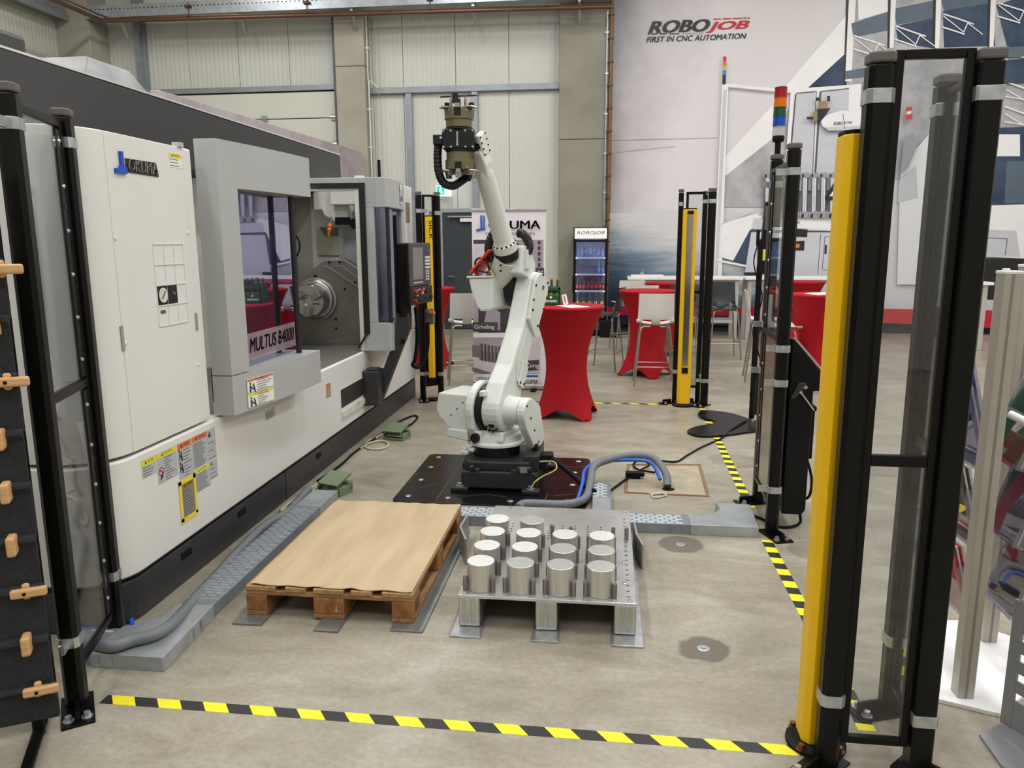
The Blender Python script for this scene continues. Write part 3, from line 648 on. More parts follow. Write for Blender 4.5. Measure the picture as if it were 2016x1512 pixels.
# dark upper enclosure with roof parts
MB().box(-4.6, -2.75, 2.92, 7.94, 2.2, 2.605).build('upper_enclosure', MGD, mc, bevel=.01)
MB().box(-4.6, -2.745, 2.92, 7.94, 2.605, 2.615).build('roof_edge', M('roof_edge_pale', (200, 200, 198), .4), mc)
MB().add([(-3.0, 4.32, 2.615), (-3.0, 5.1, 2.615), (-3.7, 5.1, 2.615), (-3.7, 4.32, 2.615), (-3.14, 4.58, 2.84), (-3.14, 5.0, 2.84), (-3.56, 5.0, 2.84), (-3.56, 4.58, 2.84)], [(3, 2, 1, 0), (4, 5, 6, 7), (0, 1, 5, 4), (1, 2, 6, 5), (2, 3, 7, 6), (3, 0, 4, 7)]).build('roof_hood', M('hood_zinc', (112, 111, 114), .45, .5, var=.3, scale=5), mc, bevel=.004)
MB().add([(-2.998, 4.36, 2.62), (-2.998, 5.06, 2.62), (-3.04, 5.02, 2.685), (-3.04, 4.42, 2.685)], [(0, 1, 2, 3)]).build('hood_fold', M('hood_fold_grey', (96, 96, 106), .5, .5), mc)
MB().box(-3.6, -3.1, 3.3, 4.03, 2.615, 2.82).build('roof_box', MGD, mc, bevel=.03)
MB().rev((-3.1, 3.87, 2.69), (1, 0, 0), [(0, .012), (.01, .01), (.016, .004)], 10).build('screw', ZINC, mc)
MB().box(-4.6, -2.75, 3.86, 4.02, .775, 2.2).build('inner_left_wall', INNER, mc)
MB().box(-4.6, -3.05, 4.02, 7.9, .775, 2.2).build('inner_back_wall', INNER, mc)
MB().box(-3.05, -2.15, 4.02, 7.3, .72, .78).build('inner_floor', M('inner_floor_steel', (120, 118, 112), .4, .5), mc)
MB().box(-2.75, -2.2, 3.86, 3.95, .775, 2.2).build('front_wall', WHITE, mc, bevel=.008)

# sliding door: bowed front, flat pane, black bar
def bow(y): return -2.04 + .1 * sin(pi / 2 * min(1, max(0, (y - 3.95) / 1.05)))
def bowed(y0, y1, z0, z1, xb, inset=0, n=10):
    pts = [(xb, y0)] + [(bow(y0 + (y1 - y0) * k / n) - inset, y0 + (y1 - y0) * k / n) for k in range(n + 1)] + [(xb, y1)]
    return MB().prism(pts, z0, z1)
sd = bowed(3.95, 4.985, 2.02, 2.265, -2.16).build('sliding_door', MG, mc)
bowed(3.95, 4.115, 1.01, 2.02, -2.16, n=3).build('door_stile', MG, sd)
bowed(3.95, 5.01, .785, 1.005, -2.16).build('door_sill', MG, sd)
MB().box(-2.105, -2.099, 4.1, 5.04, 1.0, 2.03).build('door_pane', WINGLASS, sd)
MB().cyl((-2.03, 4.87, 1.0), (-2.03, 4.87, 2.03), .019, 14).build('door_bar', M('black_bar', (28, 28, 29), .4), sd, smooth=True)
MB().box(-2.135, -2.11, 4.84, 4.885, 1.0, 2.03).build('inner_post', M('inner_post_navy', (22, 24, 34), .35), sd)
MB().box(-2.1, -2.097, 4.2, 4.99, 1.04, 1.2).build('name_strip', M('name_strip_mist', (196, 178, 190), .4, alpha=.45), sd)
me = text_fit('MULTUS B400II', .66, .085, .22, .02)
MB().mesh(me, frame_x((-2.094, 4.3, 1.085))).build('lettering', M('letter_maroon', (46, 20, 34), .4), sd, fix=False)
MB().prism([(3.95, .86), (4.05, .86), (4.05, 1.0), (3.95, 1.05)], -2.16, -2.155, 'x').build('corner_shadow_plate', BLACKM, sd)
for (z0, z1, hc, tx) in ((.885, .965, SORG, 'WARNING'), (.80, .88, SYEL, 'CAUTION')):
    yy = 4.16; xx = bow(4.2) + .004
    label_plate(sd, 4.075, 4.34, z0, z1, hc, x=0, rows=5, txt=tx, body=SWHT, pict=2, bend=lambda y: -2.04 + .002 + max(.1 * sin(pi / 2 * (y - 3.95) / 1.05), 0) + .0015)
MB().box(-2.16, -2.12, 3.74, 3.78, 2.2, 2.222).build('roof_lamp', M('clear_grey', (180, 180, 178), .3), mc)
# right-hand bay: portal, window, seal
PY = 6.55
bay = MB().box(-3.05, -2.12, PY, PY + .06, 2.215, 2.27).build('portal_header', MG, mc, bevel=.004)
bplan = [(-2.12, PY), (-1.885, PY), (-1.865, PY + .06), (-1.875, 6.95), (-1.93, 7.3), (-1.95, 7.4), (-2.6, 7.4), (-2.6, 7.36), (-2.12, 7.36)]
MB().prism(bplan, 2.02, 2.27).build('bay_header', MG, mc, bevel=.006)
MB().prism(bplan, .78, 1.03).build('bay_sill', MG, mc, bevel=.006)
MB().box(-2.12, -1.995, PY, PY + .06, 1.03, 2.02).build('bay_stile', MG, mc, bevel=.004)
MB().prism([(-1.93, 7.22), (-1.95, 7.4), (-2.6, 7.4), (-2.6, 7.35), (-2.0, 7.22)], 1.03, 2.02).build('bay_end', MG, mc, bevel=.004)
MB().box(-1.995, -1.9, PY + .025, PY + .03, 1.03, 2.02).build('bay_pane', WINGLASS, mc)
MB().prism([(-1.9, PY + .06), (-1.905, PY + .06), (-1.96, 7.22), (-1.955, 7.22)], 1.03, 2.02).build('bay_pane', WINGLASS, mc)
MB().cyl((-1.885, PY + .035, 1.03), (-1.885, PY + .035, 2.02), .018, 10).build('bay_bar', MATS['black_bar'], mc, smooth=True)
MB().box(-2.115, -2.065, PY - .014, PY, .93, 2.225).box(-3.05, -2.115, PY - .014, PY, 2.18, 2.225).bar((-2.088, PY - .007, .94), (-2.17, PY - .007, .81), .014, .045, up=(0, 1, 0)).build('door_seal', MATS['black_bar'], mc)
MB().box(-2.16, -2.12, PY, PY + .05, .78, 2.185).box(-3.05, -2.16, PY, PY + .05, 2.16, 2.185).build('inner_frame', INNERL, mc, bevel=.004)
MB().box(-2.055, -1.975, PY - .002, PY, 2.06, 2.265).build('cover_plate', M('machine_grey_b', (166, 168, 168), .45, var=.02), mc)
p = MB().box(-1.906, -1.903, 7.0, 7.17, 2.09, 2.22); p.xform(Matrix.Translation((0, 0, 0)))
lgp = MB().prism([(-1.872, 6.98), (-1.9, 7.14), (-1.902, 7.14), (-1.874, 6.98)], 2.07, 2.24).build('white_label', SWHT, mc)
mb = MB().prism([(-1.871, 7.01), (-1.8855, 7.1), (-1.887, 7.1), (-1.8725, 7.01)], 2.09, 2.13).prism([(-1.871, 7.03), (-1.879, 7.07), (-1.88, 7.07), (-1.8725, 7.03)], 2.13, 2.2)
mb.build('label_mark', M('label_blue', (40, 80, 180), .4), lgp)
MB().box(-2.0, -1.98, 6.72, 6.76, 2.27, 2.43).build('antenna', BLACKM, mc, bevel=.004)
MB().box(-2.17, -2.1, 6.6, 6.66, 2.27, 2.29).build('roof_stud', WPLAST, mc)
# end panel
MB().box(-2.9, XF, 7.41, 8.42, .78, 2.31).build('end_panel', WHITE, mc, bevel=.012)
MB().box(XF, XF + .003, 8.13, 8.3, 1.93, 2.14).build('end_window', M('amber_window', (120, 112, 104), .25), mc)
# sub-spindle headstock facing along the machine
hs = MB().prism([(-2.61, 1.57), (-2.42, 1.57), (-2.17, 1.41), (-2.17, .75), (-3.0, .75), (-3.0, 1.25), (-2.84, 1.40)], 6.98, 7.1, 'y').build('headstock', HEADST, mc, bevel=.008)
MB().prism([(-2.6, 1.5), (-2.45, 1.52), (-2.24, 1.37), (-2.24, .78), (-2.95, .78), (-2.95, 1.24), (-2.82, 1.36)], 6.955, 6.98, 'y').build('headstock_plate', M('headstock_face', (128, 125, 118), .35, .6, var=.12, scale=5), hs, bevel=.004)
MB().bar((-2.6, 6.95, 1.52), (-2.24, 6.95, 1.29), .02, .012, up=(0, 1, 0)).build('headstock_ridge', STEEL, hs)
for (x, z) in ((-2.56, 1.545), (-2.46, 1.545), (-2.7, 1.42), (-2.32, 1.36), (-2.52, 1.02), (-2.52, .93), (-2.42, 1.3)): MB().cyl((x, 6.948, z), (x, 6.955, z), .012, 8).build('bolt', BLACKM, hs)
cx, cz = -2.7, 1.205
MB().rev((cx, 6.955, cz), (0, -1, 0), [(0, .2), (.03, .2), (.035, .185), (.05, .18), (.06, .165)], 32).build('spindle_nose', STEEL, hs, smooth=True)
chk = MB().rev((cx, 6.895, cz), (0, -1, 0), [(0, .15), (.13, .15), (.14, .142), (.14, .05), (.125, .045)], 32).build('chuck', CHROME, hs, smooth=True)
for k in range(3):
    a = 2 * pi * k / 3 + .5; u = Vector((cos(a), 0, sin(a))); v = Vector((-sin(a), 0, cos(a))); c = Vector((cx, 6.725, cz)) + u * .1
    MB().obox(c, u * .045, v * .03, Vector((0, .035, 0))).build('jaw', STEEL, hs, bevel=.006)
for k in range(3): MB().cyl((cx + .05 + .022 * k, 6.754, cz - .03 - .002 * k), (cx + .05 + .022 * k, 6.758, cz - .03), .009, 8).build('bolt_hole', BLACKM, hs)
# things of the work area behind the headstock
MB().box(-3.05, -2.14, 7.42, 7.5, .75, 2.2).build('inner_end_wall', INNER, mc)
MB().box(-2.13, -1.97, 7.24, 7.26, 1.03, 2.02).build('bay_bright_panel', INNERL, mc)  # pale panel added inside the bay to brighten the view through its panes
MB().box(-2.9, -2.7, 6.2, 6.3, 2.17, 2.2).build('work_lamp', M('work_lamp_lens', (240, 244, 250), .4, emit=14), mc)
tt = MB().prism([(-2.78, 2.3), (-2.78, 2.03), (-2.7, 2.03), (-2.68, 1.98), (-2.58, 1.92), (-2.5, 1.88), (-2.44, 1.88), (-2.44, 2.3)], 7.2, 7.42, 'y').build('tool_head', INNERL, mc, bevel=.01)
MB().box(-2.58, -2.33, 7.1, 7.24, 2.07, 2.24).build('head_cover', WHITE, tt, bevel=.01)
MB().box(-2.56, -2.42, 7.16, 7.2, 1.89, 1.96).build('tool_socket', BLACKM, tt); MB().cyl((-2.37, 7.16, 1.9), (-2.37, 7.4, 1.9), .05, 14).build('tool_flange', BLACKM, tt)
MB().cyl((-2.57, 7.1, 1.96), (-2.575, 7.08, 1.9), .012, 10).build('nozzle_joint', CHROME, tt)
MB().rev((-2.575, 7.08, 1.9), (-.15, -.2, -1), [(0, .02), (.03, .026), (.04, .018), (.06, .024), (.075, .016), (.13, .007)], 10).build('coolant_nozzle', M('nozzle_orange', (225, 110, 20), .4), tt, smooth=True)
MB().box(-2.83, -2.42, 7.38, 7.42, 1.6, 1.87).build('magazine_door', M('magazine_sheet', (172, 168, 154), .4, .3, var=.08), mc, bevel=.004)
MB().prism([(-2.79, 1.87), (-2.42, 1.87), (-2.42, 1.79), (-2.74, 1.79)], 7.36, 7.38, 'y').build('magazine_window', M('magazine_glass', (90, 90, 84), .3), mc)
MB().tube([(-2.95, 7.1, 1.82), (-2.88, 7.05, 1.74), (-2.88, 7.05, 1.66), (-2.93, 7.1, 1.6)], .008, 6, smooth=5).build('hose', BLACKM, mc)
# swing arm with control pendant
arm = MB().prism([(-2.13, .27), (-2.03, .265), (-1.73, .98), (-1.728, 1.11), (-1.845, 1.11), (-1.85, .93), (-1.985, .60), (-2.13, .61)], 6.62, 6.72, 'y').build('pendant_arm', M('arm_charcoal', (46, 46, 47), .5), mc, bevel=.01)
MB().box(XF, -1.99, 6.47, 6.62, .3, .61).box(-2.1, -2.0, 6.5, 6.6, .61, .63).build('arm_root', MATS['arm_charcoal'], arm, bevel=.008)
MB().cyl((-1.785, 6.67, 1.08), (-1.785, 6.67, 1.2), .062, 16).build('arm_neck', BLACKM, arm)
MB().cyl((-1.79, 6.6, .86), (-1.79, 6.62, .86), .022, 12).build('arm_knob', BLACKM, arm)
MB().tube([(-1.7, 6.75, 1.15), (-1.69, 6.75, .9), (-1.72, 6.75, .68), (-1.75, 6.78, .62), (-1.70, 6.85, .6), (-1.64, 6.9, .75), (-1.63, 6.9, 1.0)], .018, 8, smooth=6).build('arm_cable', BLACKM, arm, smooth=True)
n = Vector((.985, -.17, 0)); wv_ = Vector((.17, .985, 0)); fl = Vector((-1.70, 6.6, 1.18)); up = Vector((0, 0, 1))
def pq(wd, z, dpt=0): return fl + wv_ * wd + up * z + n * dpt
def pbox(mb, w0, w1, z0, z1, d0, d1):
    c = pq((w0 + w1) / 2, (z0 + z1) / 2, (d0 + d1) / 2); return mb.obox(c, wv_ * (w1 - w0) / 2, n * (d1 - d0) / 2, up * (z1 - z0) / 2)
pend = pbox(MB(), 0, .46, 0, .54, -.13, -.02).build('control_pendant', BLACK, mc, bevel=.012)
pbox(MB(), 0, .46, .16, .54, -.02, 0).build('screen_bezel', M('bezel_grey', (70, 70, 72), .5), pend, bevel=.006)
pbox(MB(), 0, .46, 0, .155, -.02, .01).build('button_panel', M('panel_black', (38, 38, 40), .5), pend, bevel=.006)
pbox(MB(), .05, .27, .22, .5, 0, .003).build('screen', M('screen_grey', (120, 116, 116), .15, var=.05), pend)
mb = MB()
for k in range(4): pbox(mb, .32, .43, .4 - .03 * k, .42 - .03 * k, 0, .006)
for k in range(4): pbox(mb, .33, .35, .28 - .025 * k, .297 - .025 * k, 0, .005); pbox(mb, .365, .4, .28 - .025 * k, .297 - .025 * k, 0, .006)
for k in range(10): pbox(mb, .06 + .021 * k, .068 + .021 * k, .185, .2, 0, .005)
mb.build('keys', M('key_white', (205, 205, 205), .4), pend, kind='stuff')
pbox(MB(), .34, .43, .455, .47, 0, .004).build('badge', M('pendant_blue', (50, 80, 170), .4), pend)
for (a, z, c, r) in ((.05, .12, 'red', .018), (.05, .075, 'green', .012), (.05, .035, 'red', .014), (.18, .12, 'red', .013), (.17, .09, 'red', .012), (.3, .11, 'black', .016), (.36, .12, 'black', .014), (.3, .05, 'black', .016), (.2, .04, 'black', .012), (.25, .045, 'black', .012), (.14, .04, 'black', .012), (.4, .05, 'black', .02)):
    p = pq(a, z, .01); MB().cyl(p, p + n * .022, r, 12).build('button', {'red': M('button_red', (190, 30, 34), .4), 'green': M('button_green', (20, 70, 50), .4), 'black': M('button_black', (50, 50, 52), .4)}[c], pend)
mb = MB()
for (a, z, w_, h_) in ((.1, .115, .025, .014), (.14, .125, .03, .012), (.2, .085, .05, .028), (.11, .075, .02, .012), (.25, .12, .02, .02)): pbox(mb, a, a + w_, z, z + h_, .01, .012)
mb.build('button_legends', M('legend_pale', (190, 188, 184), .5), pend, kind='stuff')
MB().box(-1.66, -1.58, 6.92, 7.0, .98, 1.12).cyl((-1.62, 6.9, 1.1), (-1.62, 6.88, 1.1), .02, 10).build('hand_wheel_box', GREYCAP, pend, bevel=.01)
MB().cyl((-1.6, 6.9, 1.09), (-1.56, 6.88, 1.09), .016, 10).build('hand_wheel_button', M('button_orange', (230, 110, 40), .4), pend)
# printed display wall behind the machine
t = thing('display_wall', (-4.7, 11.3, 0), 'concrete-patterned display wall standing behind the machine', 'display wall')
MB().prism([(7.9, 0), (14.7, 0), (14.7, 3.4), (7.9, 3.29)], -4.75, -4.65, 'x').build('wall_panel', print_mat('print_wall_concrete', (150, 140, 144), (186, 176, 178), 1.4), t, bevel=.006)
# ================================================================== safety fence, light curtains
PC = glass('polycarbonate', (.9, .91, .92), .05)
POSTM = M('post_black', (7, 7, 7), .32, var=.06, spec=.25)
PLATE = M('mirror_steel', (150, 146, 138), .18, .9, var=.05)
def octo(cx, cy, w, ch, rz=0):
    h = w / 2; p = [(h, -h + ch), (h, h - ch), (h - ch, h), (-h + ch, h), (-h, h - ch), (-h, -h + ch), (-h + ch, -h), (h - ch, -h)]
    return [(cx + a * cos(rz) - b * sin(rz), cy + a * sin(rz) + b * cos(rz)) for a, b in p]
def post(root, c, h=2.25, w=.07, rz=0, foot=(0, -1), clips=(2.1, 1.0, .3), clipdir=None, ch=.014):
    """fence post with cap, foot plate and zinc clips"""
    x, y = c
    p = MB().prism(octo(x, y, w, ch, rz), .005, h - .035).build('post', POSTM, root, bevel=.003)
    MB().prism(octo(x, y, w + .004, ch, rz), h - .03, h).build('post_cap', GREYCAP, p, bevel=.006)
    fx, fy = foot
    pl = MB().obox((x + fx * .05, y + fy * .05, .005), (fx * .11, fy * .11, 0), (-fy * .055, fx * .055, 0), (0, 0, .005))
    pl.obox((x + fx * .09, y + fy * .09, .03), (fx * .05, fy * .05, 0), (-fy * .006, fx * .006, 0), (0, 0, .02))
    pl.build('foot_plate', POSTM, p)
    for k in (-1, 1):
        bx, by = x + fx * .12 - fy * .03 * k, y + fy * .12 + fx * .03 * k
        MB().cyl((bx, by, .008), (bx, by, .03), .012, 6).cyl((bx, by, .008), (bx, by, .013), .02, 12).build('anchor_bolt', ZINC, p)
    for z in clips:
        cl = MB().prism(octo(x, y, w + .008, ch, rz), z - .02, z + .02).build('clip', ZINC, p, bevel=.001)
        if clipdir:
            dx, dy = clipdir; MB().obox((x + dx * .06, y + dy * .06, z), (dx * .03, dy * .03, 0), (-dy * .006, dx * .006, 0), (0, 0, .018)).cyl((x + dx * .06, y + dy * .06, z), (x + dx * .06 + dy * .02, y + dy * .06 - dx * .02, z), .009, 8).build('clip_tab', ZINC, p)
    return p
def panel(root, a, b, z0, z1, mids=(), fw=.028, strip=None, low=None, ft=.024):
    """framed panel between two floor points; panes split at the mids; strip = side with the screwed holding bar"""
    a = Vector((a[0], a[1], 0)); b = Vector((b[0], b[1], 0)); d = (b - a).normalized(); nn = Vector((-d.y, d.x, 0)); L_ = (b - a).length
    fr = MB()
    def q(m, s0, s1, za, zb, t0, t1):
        c = a + d * (s0 + s1) / 2 + nn * (t0 + t1) / 2 + Vector((0, 0, (za + zb) / 2)); return m.obox(c, d * (s1 - s0) / 2, nn * (t1 - t0) / 2, Vector((0, 0, (zb - za) / 2)))
    h = ft / 2
    q(fr, 0, fw, z0, z1, -h, h); q(fr, L_ - fw, L_, z0, z1, -h, h); q(fr, fw, L_ - fw, z0, z0 + fw, -h, h); q(fr, fw, L_ - fw, z1 - fw, z1, -h, h)
    for m_ in mids: q(fr, fw, L_ - fw, m_ - .018, m_ + .018, -h, h)
    f = fr.build('panel_frame', POSTM, root, bevel=.003)
    zs = [z0 + fw] + [v for m_ in mids for v in (m_ - .018, m_ + .018)] + [z1 - fw]
    for i in range(0, len(zs), 2):
        mat = low if (low and i == 0) else PC
        q(MB(), fw - .012, L_ - fw + .012, zs[i] - .01, zs[i + 1] + .01, -.003, .003).build('pane', mat, root, bevel=.001)
        if strip:
            s0 = L_ - fw - .04 if strip > 0 else fw; side = 1 if abs(strip) == 1 else -1
            st = q(MB(), s0, s0 + .04, zs[i] + .01, zs[i + 1] - .01, side * .004, side * .008).build('holding_strip', M('strip_black', (30, 30, 31), .3), root)
            z = zs[i] + .08
            while z < zs[i + 1] - .05:
                c = a + d * (s0 + .02) + nn * side * .008 + Vector((0, 0, z)); MB().rev(c, nn * side, [(0, .009), (.004, .008), (.007, .003)], 10).build('screw', ZINC, st)
                z += .17
            for z in (zs[i] + .2, zs[i + 1] - .3):
                c = a + d * (s0 + .02) + nn * side * .008 + Vector((0, 0, z)); MB().cyl(c, c + nn * side * .002, .012, 12).build('hole', M('hole_ring', (70, 70, 72), .3, .5), st)
    return f
# --- left entry post pair with a narrow panel
t = thing('safety_fence', (-2.06, 2.68, 0), 'narrow black fence unit with two posts in front of the white machine end', 'fence')
A_, B_ = (-1.975, 2.44), (-2.142, 2.93); rz = math.atan2(B_[1] - A_[1], B_[0] - A_[0]) - pi / 2
post(t, A_, foot=(.6, -.8), clips=(2.12, .27), clipdir=(.34, -.94), rz=rz); post(t, B_, foot=(.9, -.43), clips=(2.12, .3), clipdir=(.34, -.94), rz=rz)
panel(t, (-1.988, 2.478), (-2.13, 2.893), .12, 2.2, (1.17,), strip=-1 * -2, fw=.03)
# --- right entry unit: panel facing the viewer and a side panel running back
t = thing('safety_fence', (.92, 2.55, 0), 'tall black fence corner with clear panes right beside the nearest yellow column', 'fence')
post(t, (.757, 2.42), foot=(-.7, -.7), clips=(2.13, .25)); post(t, (1.045, 2.42), foot=(.7, -.7), clips=(2.13, .2), ch=.006)
panel(t, (.794, 2.42), (1.008, 2.42), .09, 2.255, (1.06,), fw=.025)
post(t, (1.075, 2.76), foot=(-.9, -.3), clips=(2.14, .29))
panel(t, (1.046, 2.46), (1.07, 2.722), .12, 2.2, (1.06,), strip=-1, fw=.02)
# --- fence unit that carries the operator station
t = thing('safety_fence', (1.0, 4.8, 0), 'black fence unit with mirror steel lower plate behind the operator console', 'fence')
post(t, (1.003, 4.53), foot=(.3, -.95), clips=(2.1, 1.12, .92, .28), clipdir=(-1, 0)); post(t, (1.03, 5.1), foot=(-.9, -.3), clips=(2.07, 1.2, .9), clipdir=(-1, 0))
panel(t, (.99, 4.57), (1.005, 5.06), .17, 2.16, (1.17,), strip=1, fw=.028, low=PLATE)
# signal tower on the far post
tw = thing('signal_tower', (1.03, 5.1, 2.25), 'signal tower light with red, orange, green, blue and clear tiers', 'signal light')
MB().cyl((1.03, 5.1, 2.25), (1.03, 5.1, 2.33), .018, 12).build('stem', BLACKM, tw)
MB().rev((1.03, 5.1, 2.325), (0, 0, 1), [(0, .03), (.012, .036), (.03, .036), (.035, .034)], 20).build('base', BLACKM, tw, smooth=True)
for k, (nm, c) in enumerate((('clear', (205, 208, 206)), ('blue', (8, 66, 170)), ('green', (0, 76, 38)), ('orange', (206, 104, 0)), ('red', (150, 10, 10)))):
    z = 2.36 + k * .056
    MB().rev((1.03, 5.1, z), (0, 0, 1), [(0, .0385), (.004, .038), (.05, .036), (.052, .038), (.056, .038)], 24).build('tier', M('lens_' + nm, c, .15, var=.02, spec=.6, alpha=.6 if nm == 'clear' else 1), tw, smooth=True)
MB().cyl((1.03, 5.1, 2.64), (1.03, 5.1, 2.645), .037, 20).build('cap', M('cap_maroon', (60, 20, 20), .4), tw)
# operator console outside the fence
t = thing('operator_console', (1.15, 4.9, .1), 'black operator console with slanted top and lever latch, beside the fence post', 'console')
MB().prism([(1.072, .1), (1.19, .1), (1.21, .13), (1.21, .86), (1.275, .86), (1.285, .93), (1.085, 1.165), (1.072, 1.165)], 4.6, 5.15, 'y').build('cabinet', BLACK, t, bevel=.006)
MB().bar((1.085, 4.61, 1.172), (1.27, 4.61, .965), .012, .02, up=(0, 1, 0)).build('edge_trim', M('edge_grey', (170, 165, 160), .4, .3), t)
MB().prism([(1.08, .82), (1.1, .81), (1.17, .895), (1.155, .915), (1.12, .91)], 4.585, 4.6, 'y').build('latch_body', M('latch_black', (40, 40, 40), .45), t, bevel=.004)
MB().cyl((1.16, 4.58, .885), (1.16, 4.59, .885), .011, 10).cyl((1.135, 4.58, .855), (1.135, 4.59, .855), .009, 10).build('latch_screw', ZINC, t)
MB().bar((1.135, 4.582, .855), (1.215, 4.582, .75), .008, .012, up=(0, 1, 0)).build('latch_rod', M('rod_pale', (200, 192, 178), .35, .6), t)
MB().box(1.215, 1.255, 4.7, 4.82, .42, .74).box(1.21, 1.262, 4.69, 4.83, .72, .75).build('switch_box', BLACKM, t, bevel=.008)
MB().box(1.27, 1.3, 4.75, 4.85, .87, .9).box(1.3, 1.31, 4.77, 4.83, .86, .91).build('connector', GREYCAP, t)
MB().tube([(1.235, 4.76, .42), (1.26, 4.7, .3), (1.25, 4.68, .2), (1.22, 4.7, .17), (1.2, 4.74, .2)], .009, 6, smooth=6).tube([(1.19, 4.7, .12), (1.2, 4.66, .03), (1.12, 4.62, .01), (1.04, 4.64, .01), (.99, 4.75, .012), (.93, 4.8, .015)], .009, 6, smooth=6).build('cable', BLACKM, t, smooth=True)
# --- far right unit
t = thing('safety_fence', (.9, 8.25, 0), 'black fence unit at the far corner beside the yellow column with a mirror strip', 'fence')
post(t, (.742, 8.3), w=.05, foot=(-.9, -.4), clips=(2.1, .35)); post(t, (1.045, 8.22), w=.075, foot=(-.6, -.8), clips=(2.12, .27), clipdir=(-1, 0))
panel(t, (.79, 8.27), (.985, 8.27), .18, 2.22, (1.2,), fw=.026)
post(t, (.99, 8.34), w=.05, h=2.23, foot=(-1, 0), clips=(.3,))
# --- far left unit
t = thing('safety_fence', (-1.92, 8.3, 0), 'black fence unit beside the control pendant, by the far end of the machine', 'fence')
post(t, (-2.0, 8.18), w=.06, foot=(.3, -.95), clips=(2.05, .3), clipdir=(1, 0)); post(t, (-1.825, 8.3), w=.06, foot=(.8, -.6), clips=(2.03, .28), clipdir=(-1, 0))
panel(t, (-1.965, 8.2), (-1.86, 8.29), .15, 2.22, (1.2,), fw=.022, low=BLACKM)
# --- yellow light-curtain columns
YD = M('yellow_shade', (214, 168, 10), .4, var=.03)
def curtain(loc, w, label, z0=.03, z1=2.04, window=False, word=False):
    x, y = loc; t = thing('light_curtain', (x, y, 0), label, 'safety column', 'yellow light curtain columns')
    MB().prism(octo(x, y, w, w * .18), z0, z1).build('housing', YELLOW, t, bevel=.004)
    MB().prism(octo(x, y, w * .96, w * .18), z1, z1 + .012).build('end_cap', BLACKM, t)
    MB().rev((x, y, 0), (0, 0, 1), [(0, w * .85), (.014, w * .85), (.018, w * .7), (.03, w * .62)], 24).build('base_flange', BLACKM, t, smooth=True)
    for k in range(4):
        a = pi / 4 + k * pi / 2; bx, by = x + cos(a) * w * .75, y + sin(a) * w * .75
        MB().cyl((bx, by, .014), (bx, by, .034), .011, 6).cyl((bx, by, .014), (bx, by, .018), .016, 12).build('base_bolt', M('bolt_brass', (130, 84, 56), .35, .8), t)
    fy = y - w / 2
    if window:
        MB().box(x - w * .27, x + w * .27, fy - .006, fy, .42, z1 - .01).build('window_frame', YD, t)
        MB().box(x - w * .24, x + w * .2, fy - .009, fy - .006, .44, z1 - .06).build('mirror', M('mirror_glass', (170, 168, 162), .12, .9), t)
        MB().box(x - w * .24, x + w * .22, fy - .011, fy - .006, .36, .42).build('lower_clamp', BLACKM, t); MB().box(x - w * .24, x + w * .22, fy - .011, fy - .006, z1 - .05, z1 - .015).build('upper_clamp', BLACKM, t)
    if word:
        me = text_fit('SICK', .2, .035, 0, .02); MB().mesh(me, Matrix.Translation((x + .012, fy - .002, 1.95)) @ Matrix(((0, 1, 0, 0), (0, 0, -1, 0), (-1, 0, 0, 0), (0, 0, 0, 1)))).build('lettering', BLACKM, t, fix=False)
    return t
curtain((.752, 2.53), .118, 'yellow light curtain column at the front right, nearest to the viewer')
curtain((.825, 8.19), .135, 'yellow column with a grey mirror strip at the far right corner of the cell', window=True)
curtain((-1.893, 8.17), .068, 'slim yellow column lettered down its side, behind the control pendant', z0=.26, z1=1.99, word=True)
# --- hazard tape on the floor
def tape_mat(name, axis, period, slant):
    mt = M(name, (238, 222, 30), .5, var=.05, scale=40); nt = mt.node_tree; L = nt.links.new; N = nt.nodes.new
    geo = N('ShaderNodeNewGeometry'); sp = N('ShaderNodeSeparateXYZ'); L(geo.outputs['Position'], sp.inputs[0])
    a, b = (0, 1) if axis == 'x' else (1, 0)
    m1 = N('ShaderNodeMath'); m1.operation = 'MULTIPLY_ADD'; m1.inputs[1].default_value = slant; L(sp.outputs[b], m1.inputs[0]); L(sp.outputs[a], m1.inputs[2])
    m2 = N('ShaderNodeMath'); m2.operation = 'DIVIDE'; m2.inputs[1].default_value = period; L(m1.outputs[0], m2.inputs[0])
    m3 = N('ShaderNodeMath'); m3.operation = 'FRACT'; L(m2.outputs[0], m3.inputs[0]); m4 = N('ShaderNodeMath'); m4.operation = 'GREATER_THAN'; m4.inputs[1].default_value = .5; L(m3.outputs[0], m4.inputs[0])
    mx = N('ShaderNodeMix'); mx.data_type = 'RGBA'; L(m4.outputs[0], mx.inputs[0])
    bs = nt.nodes['Principled BSDF']; src = bs.inputs['Base Color'].links[0].from_socket; L(src, mx.inputs[6]); mx.inputs[7].default_value = rgb((30, 29, 28)); L(mx.outputs[2], bs.inputs['Base Color'])
    return mt
TF = tape_mat('tape_front', 'x', .187, .75); TS = tape_mat('tape_side', 'y', .15, .12); TB = tape_mat('tape_back', 'x', .19, .8)
def tape(p0, p1, w, mat, label):
    MB().bar((p0[0], p0[1], .0006), (p1[0], p1[1], .0006), w, .0008).build('floor_tape', mat, None, label, 'floor tape', 'black and yellow hazard tape around the cell')
tape((-1.9, 2.485), (.68, 2.478), .055, TF, 'hazard tape along the front edge of the cell, nearest the viewer')
tape((.955, 2.62), (.955, 4.42), .062, TS, 'hazard tape along the right side from the front column to the console')
tape((.965, 4.98), (.995, 6.9), .062, TS, 'hazard tape on the right side between console and the black stand foot')
tape((.995, 7.2), (1.01, 8.1), .062, TS, 'short hazard tape between the black stand foot and the far corner post')
tape((-1.78, 8.22), (.72, 8.22), .05, TB, 'hazard tape along the far edge of the cell behind the robot')
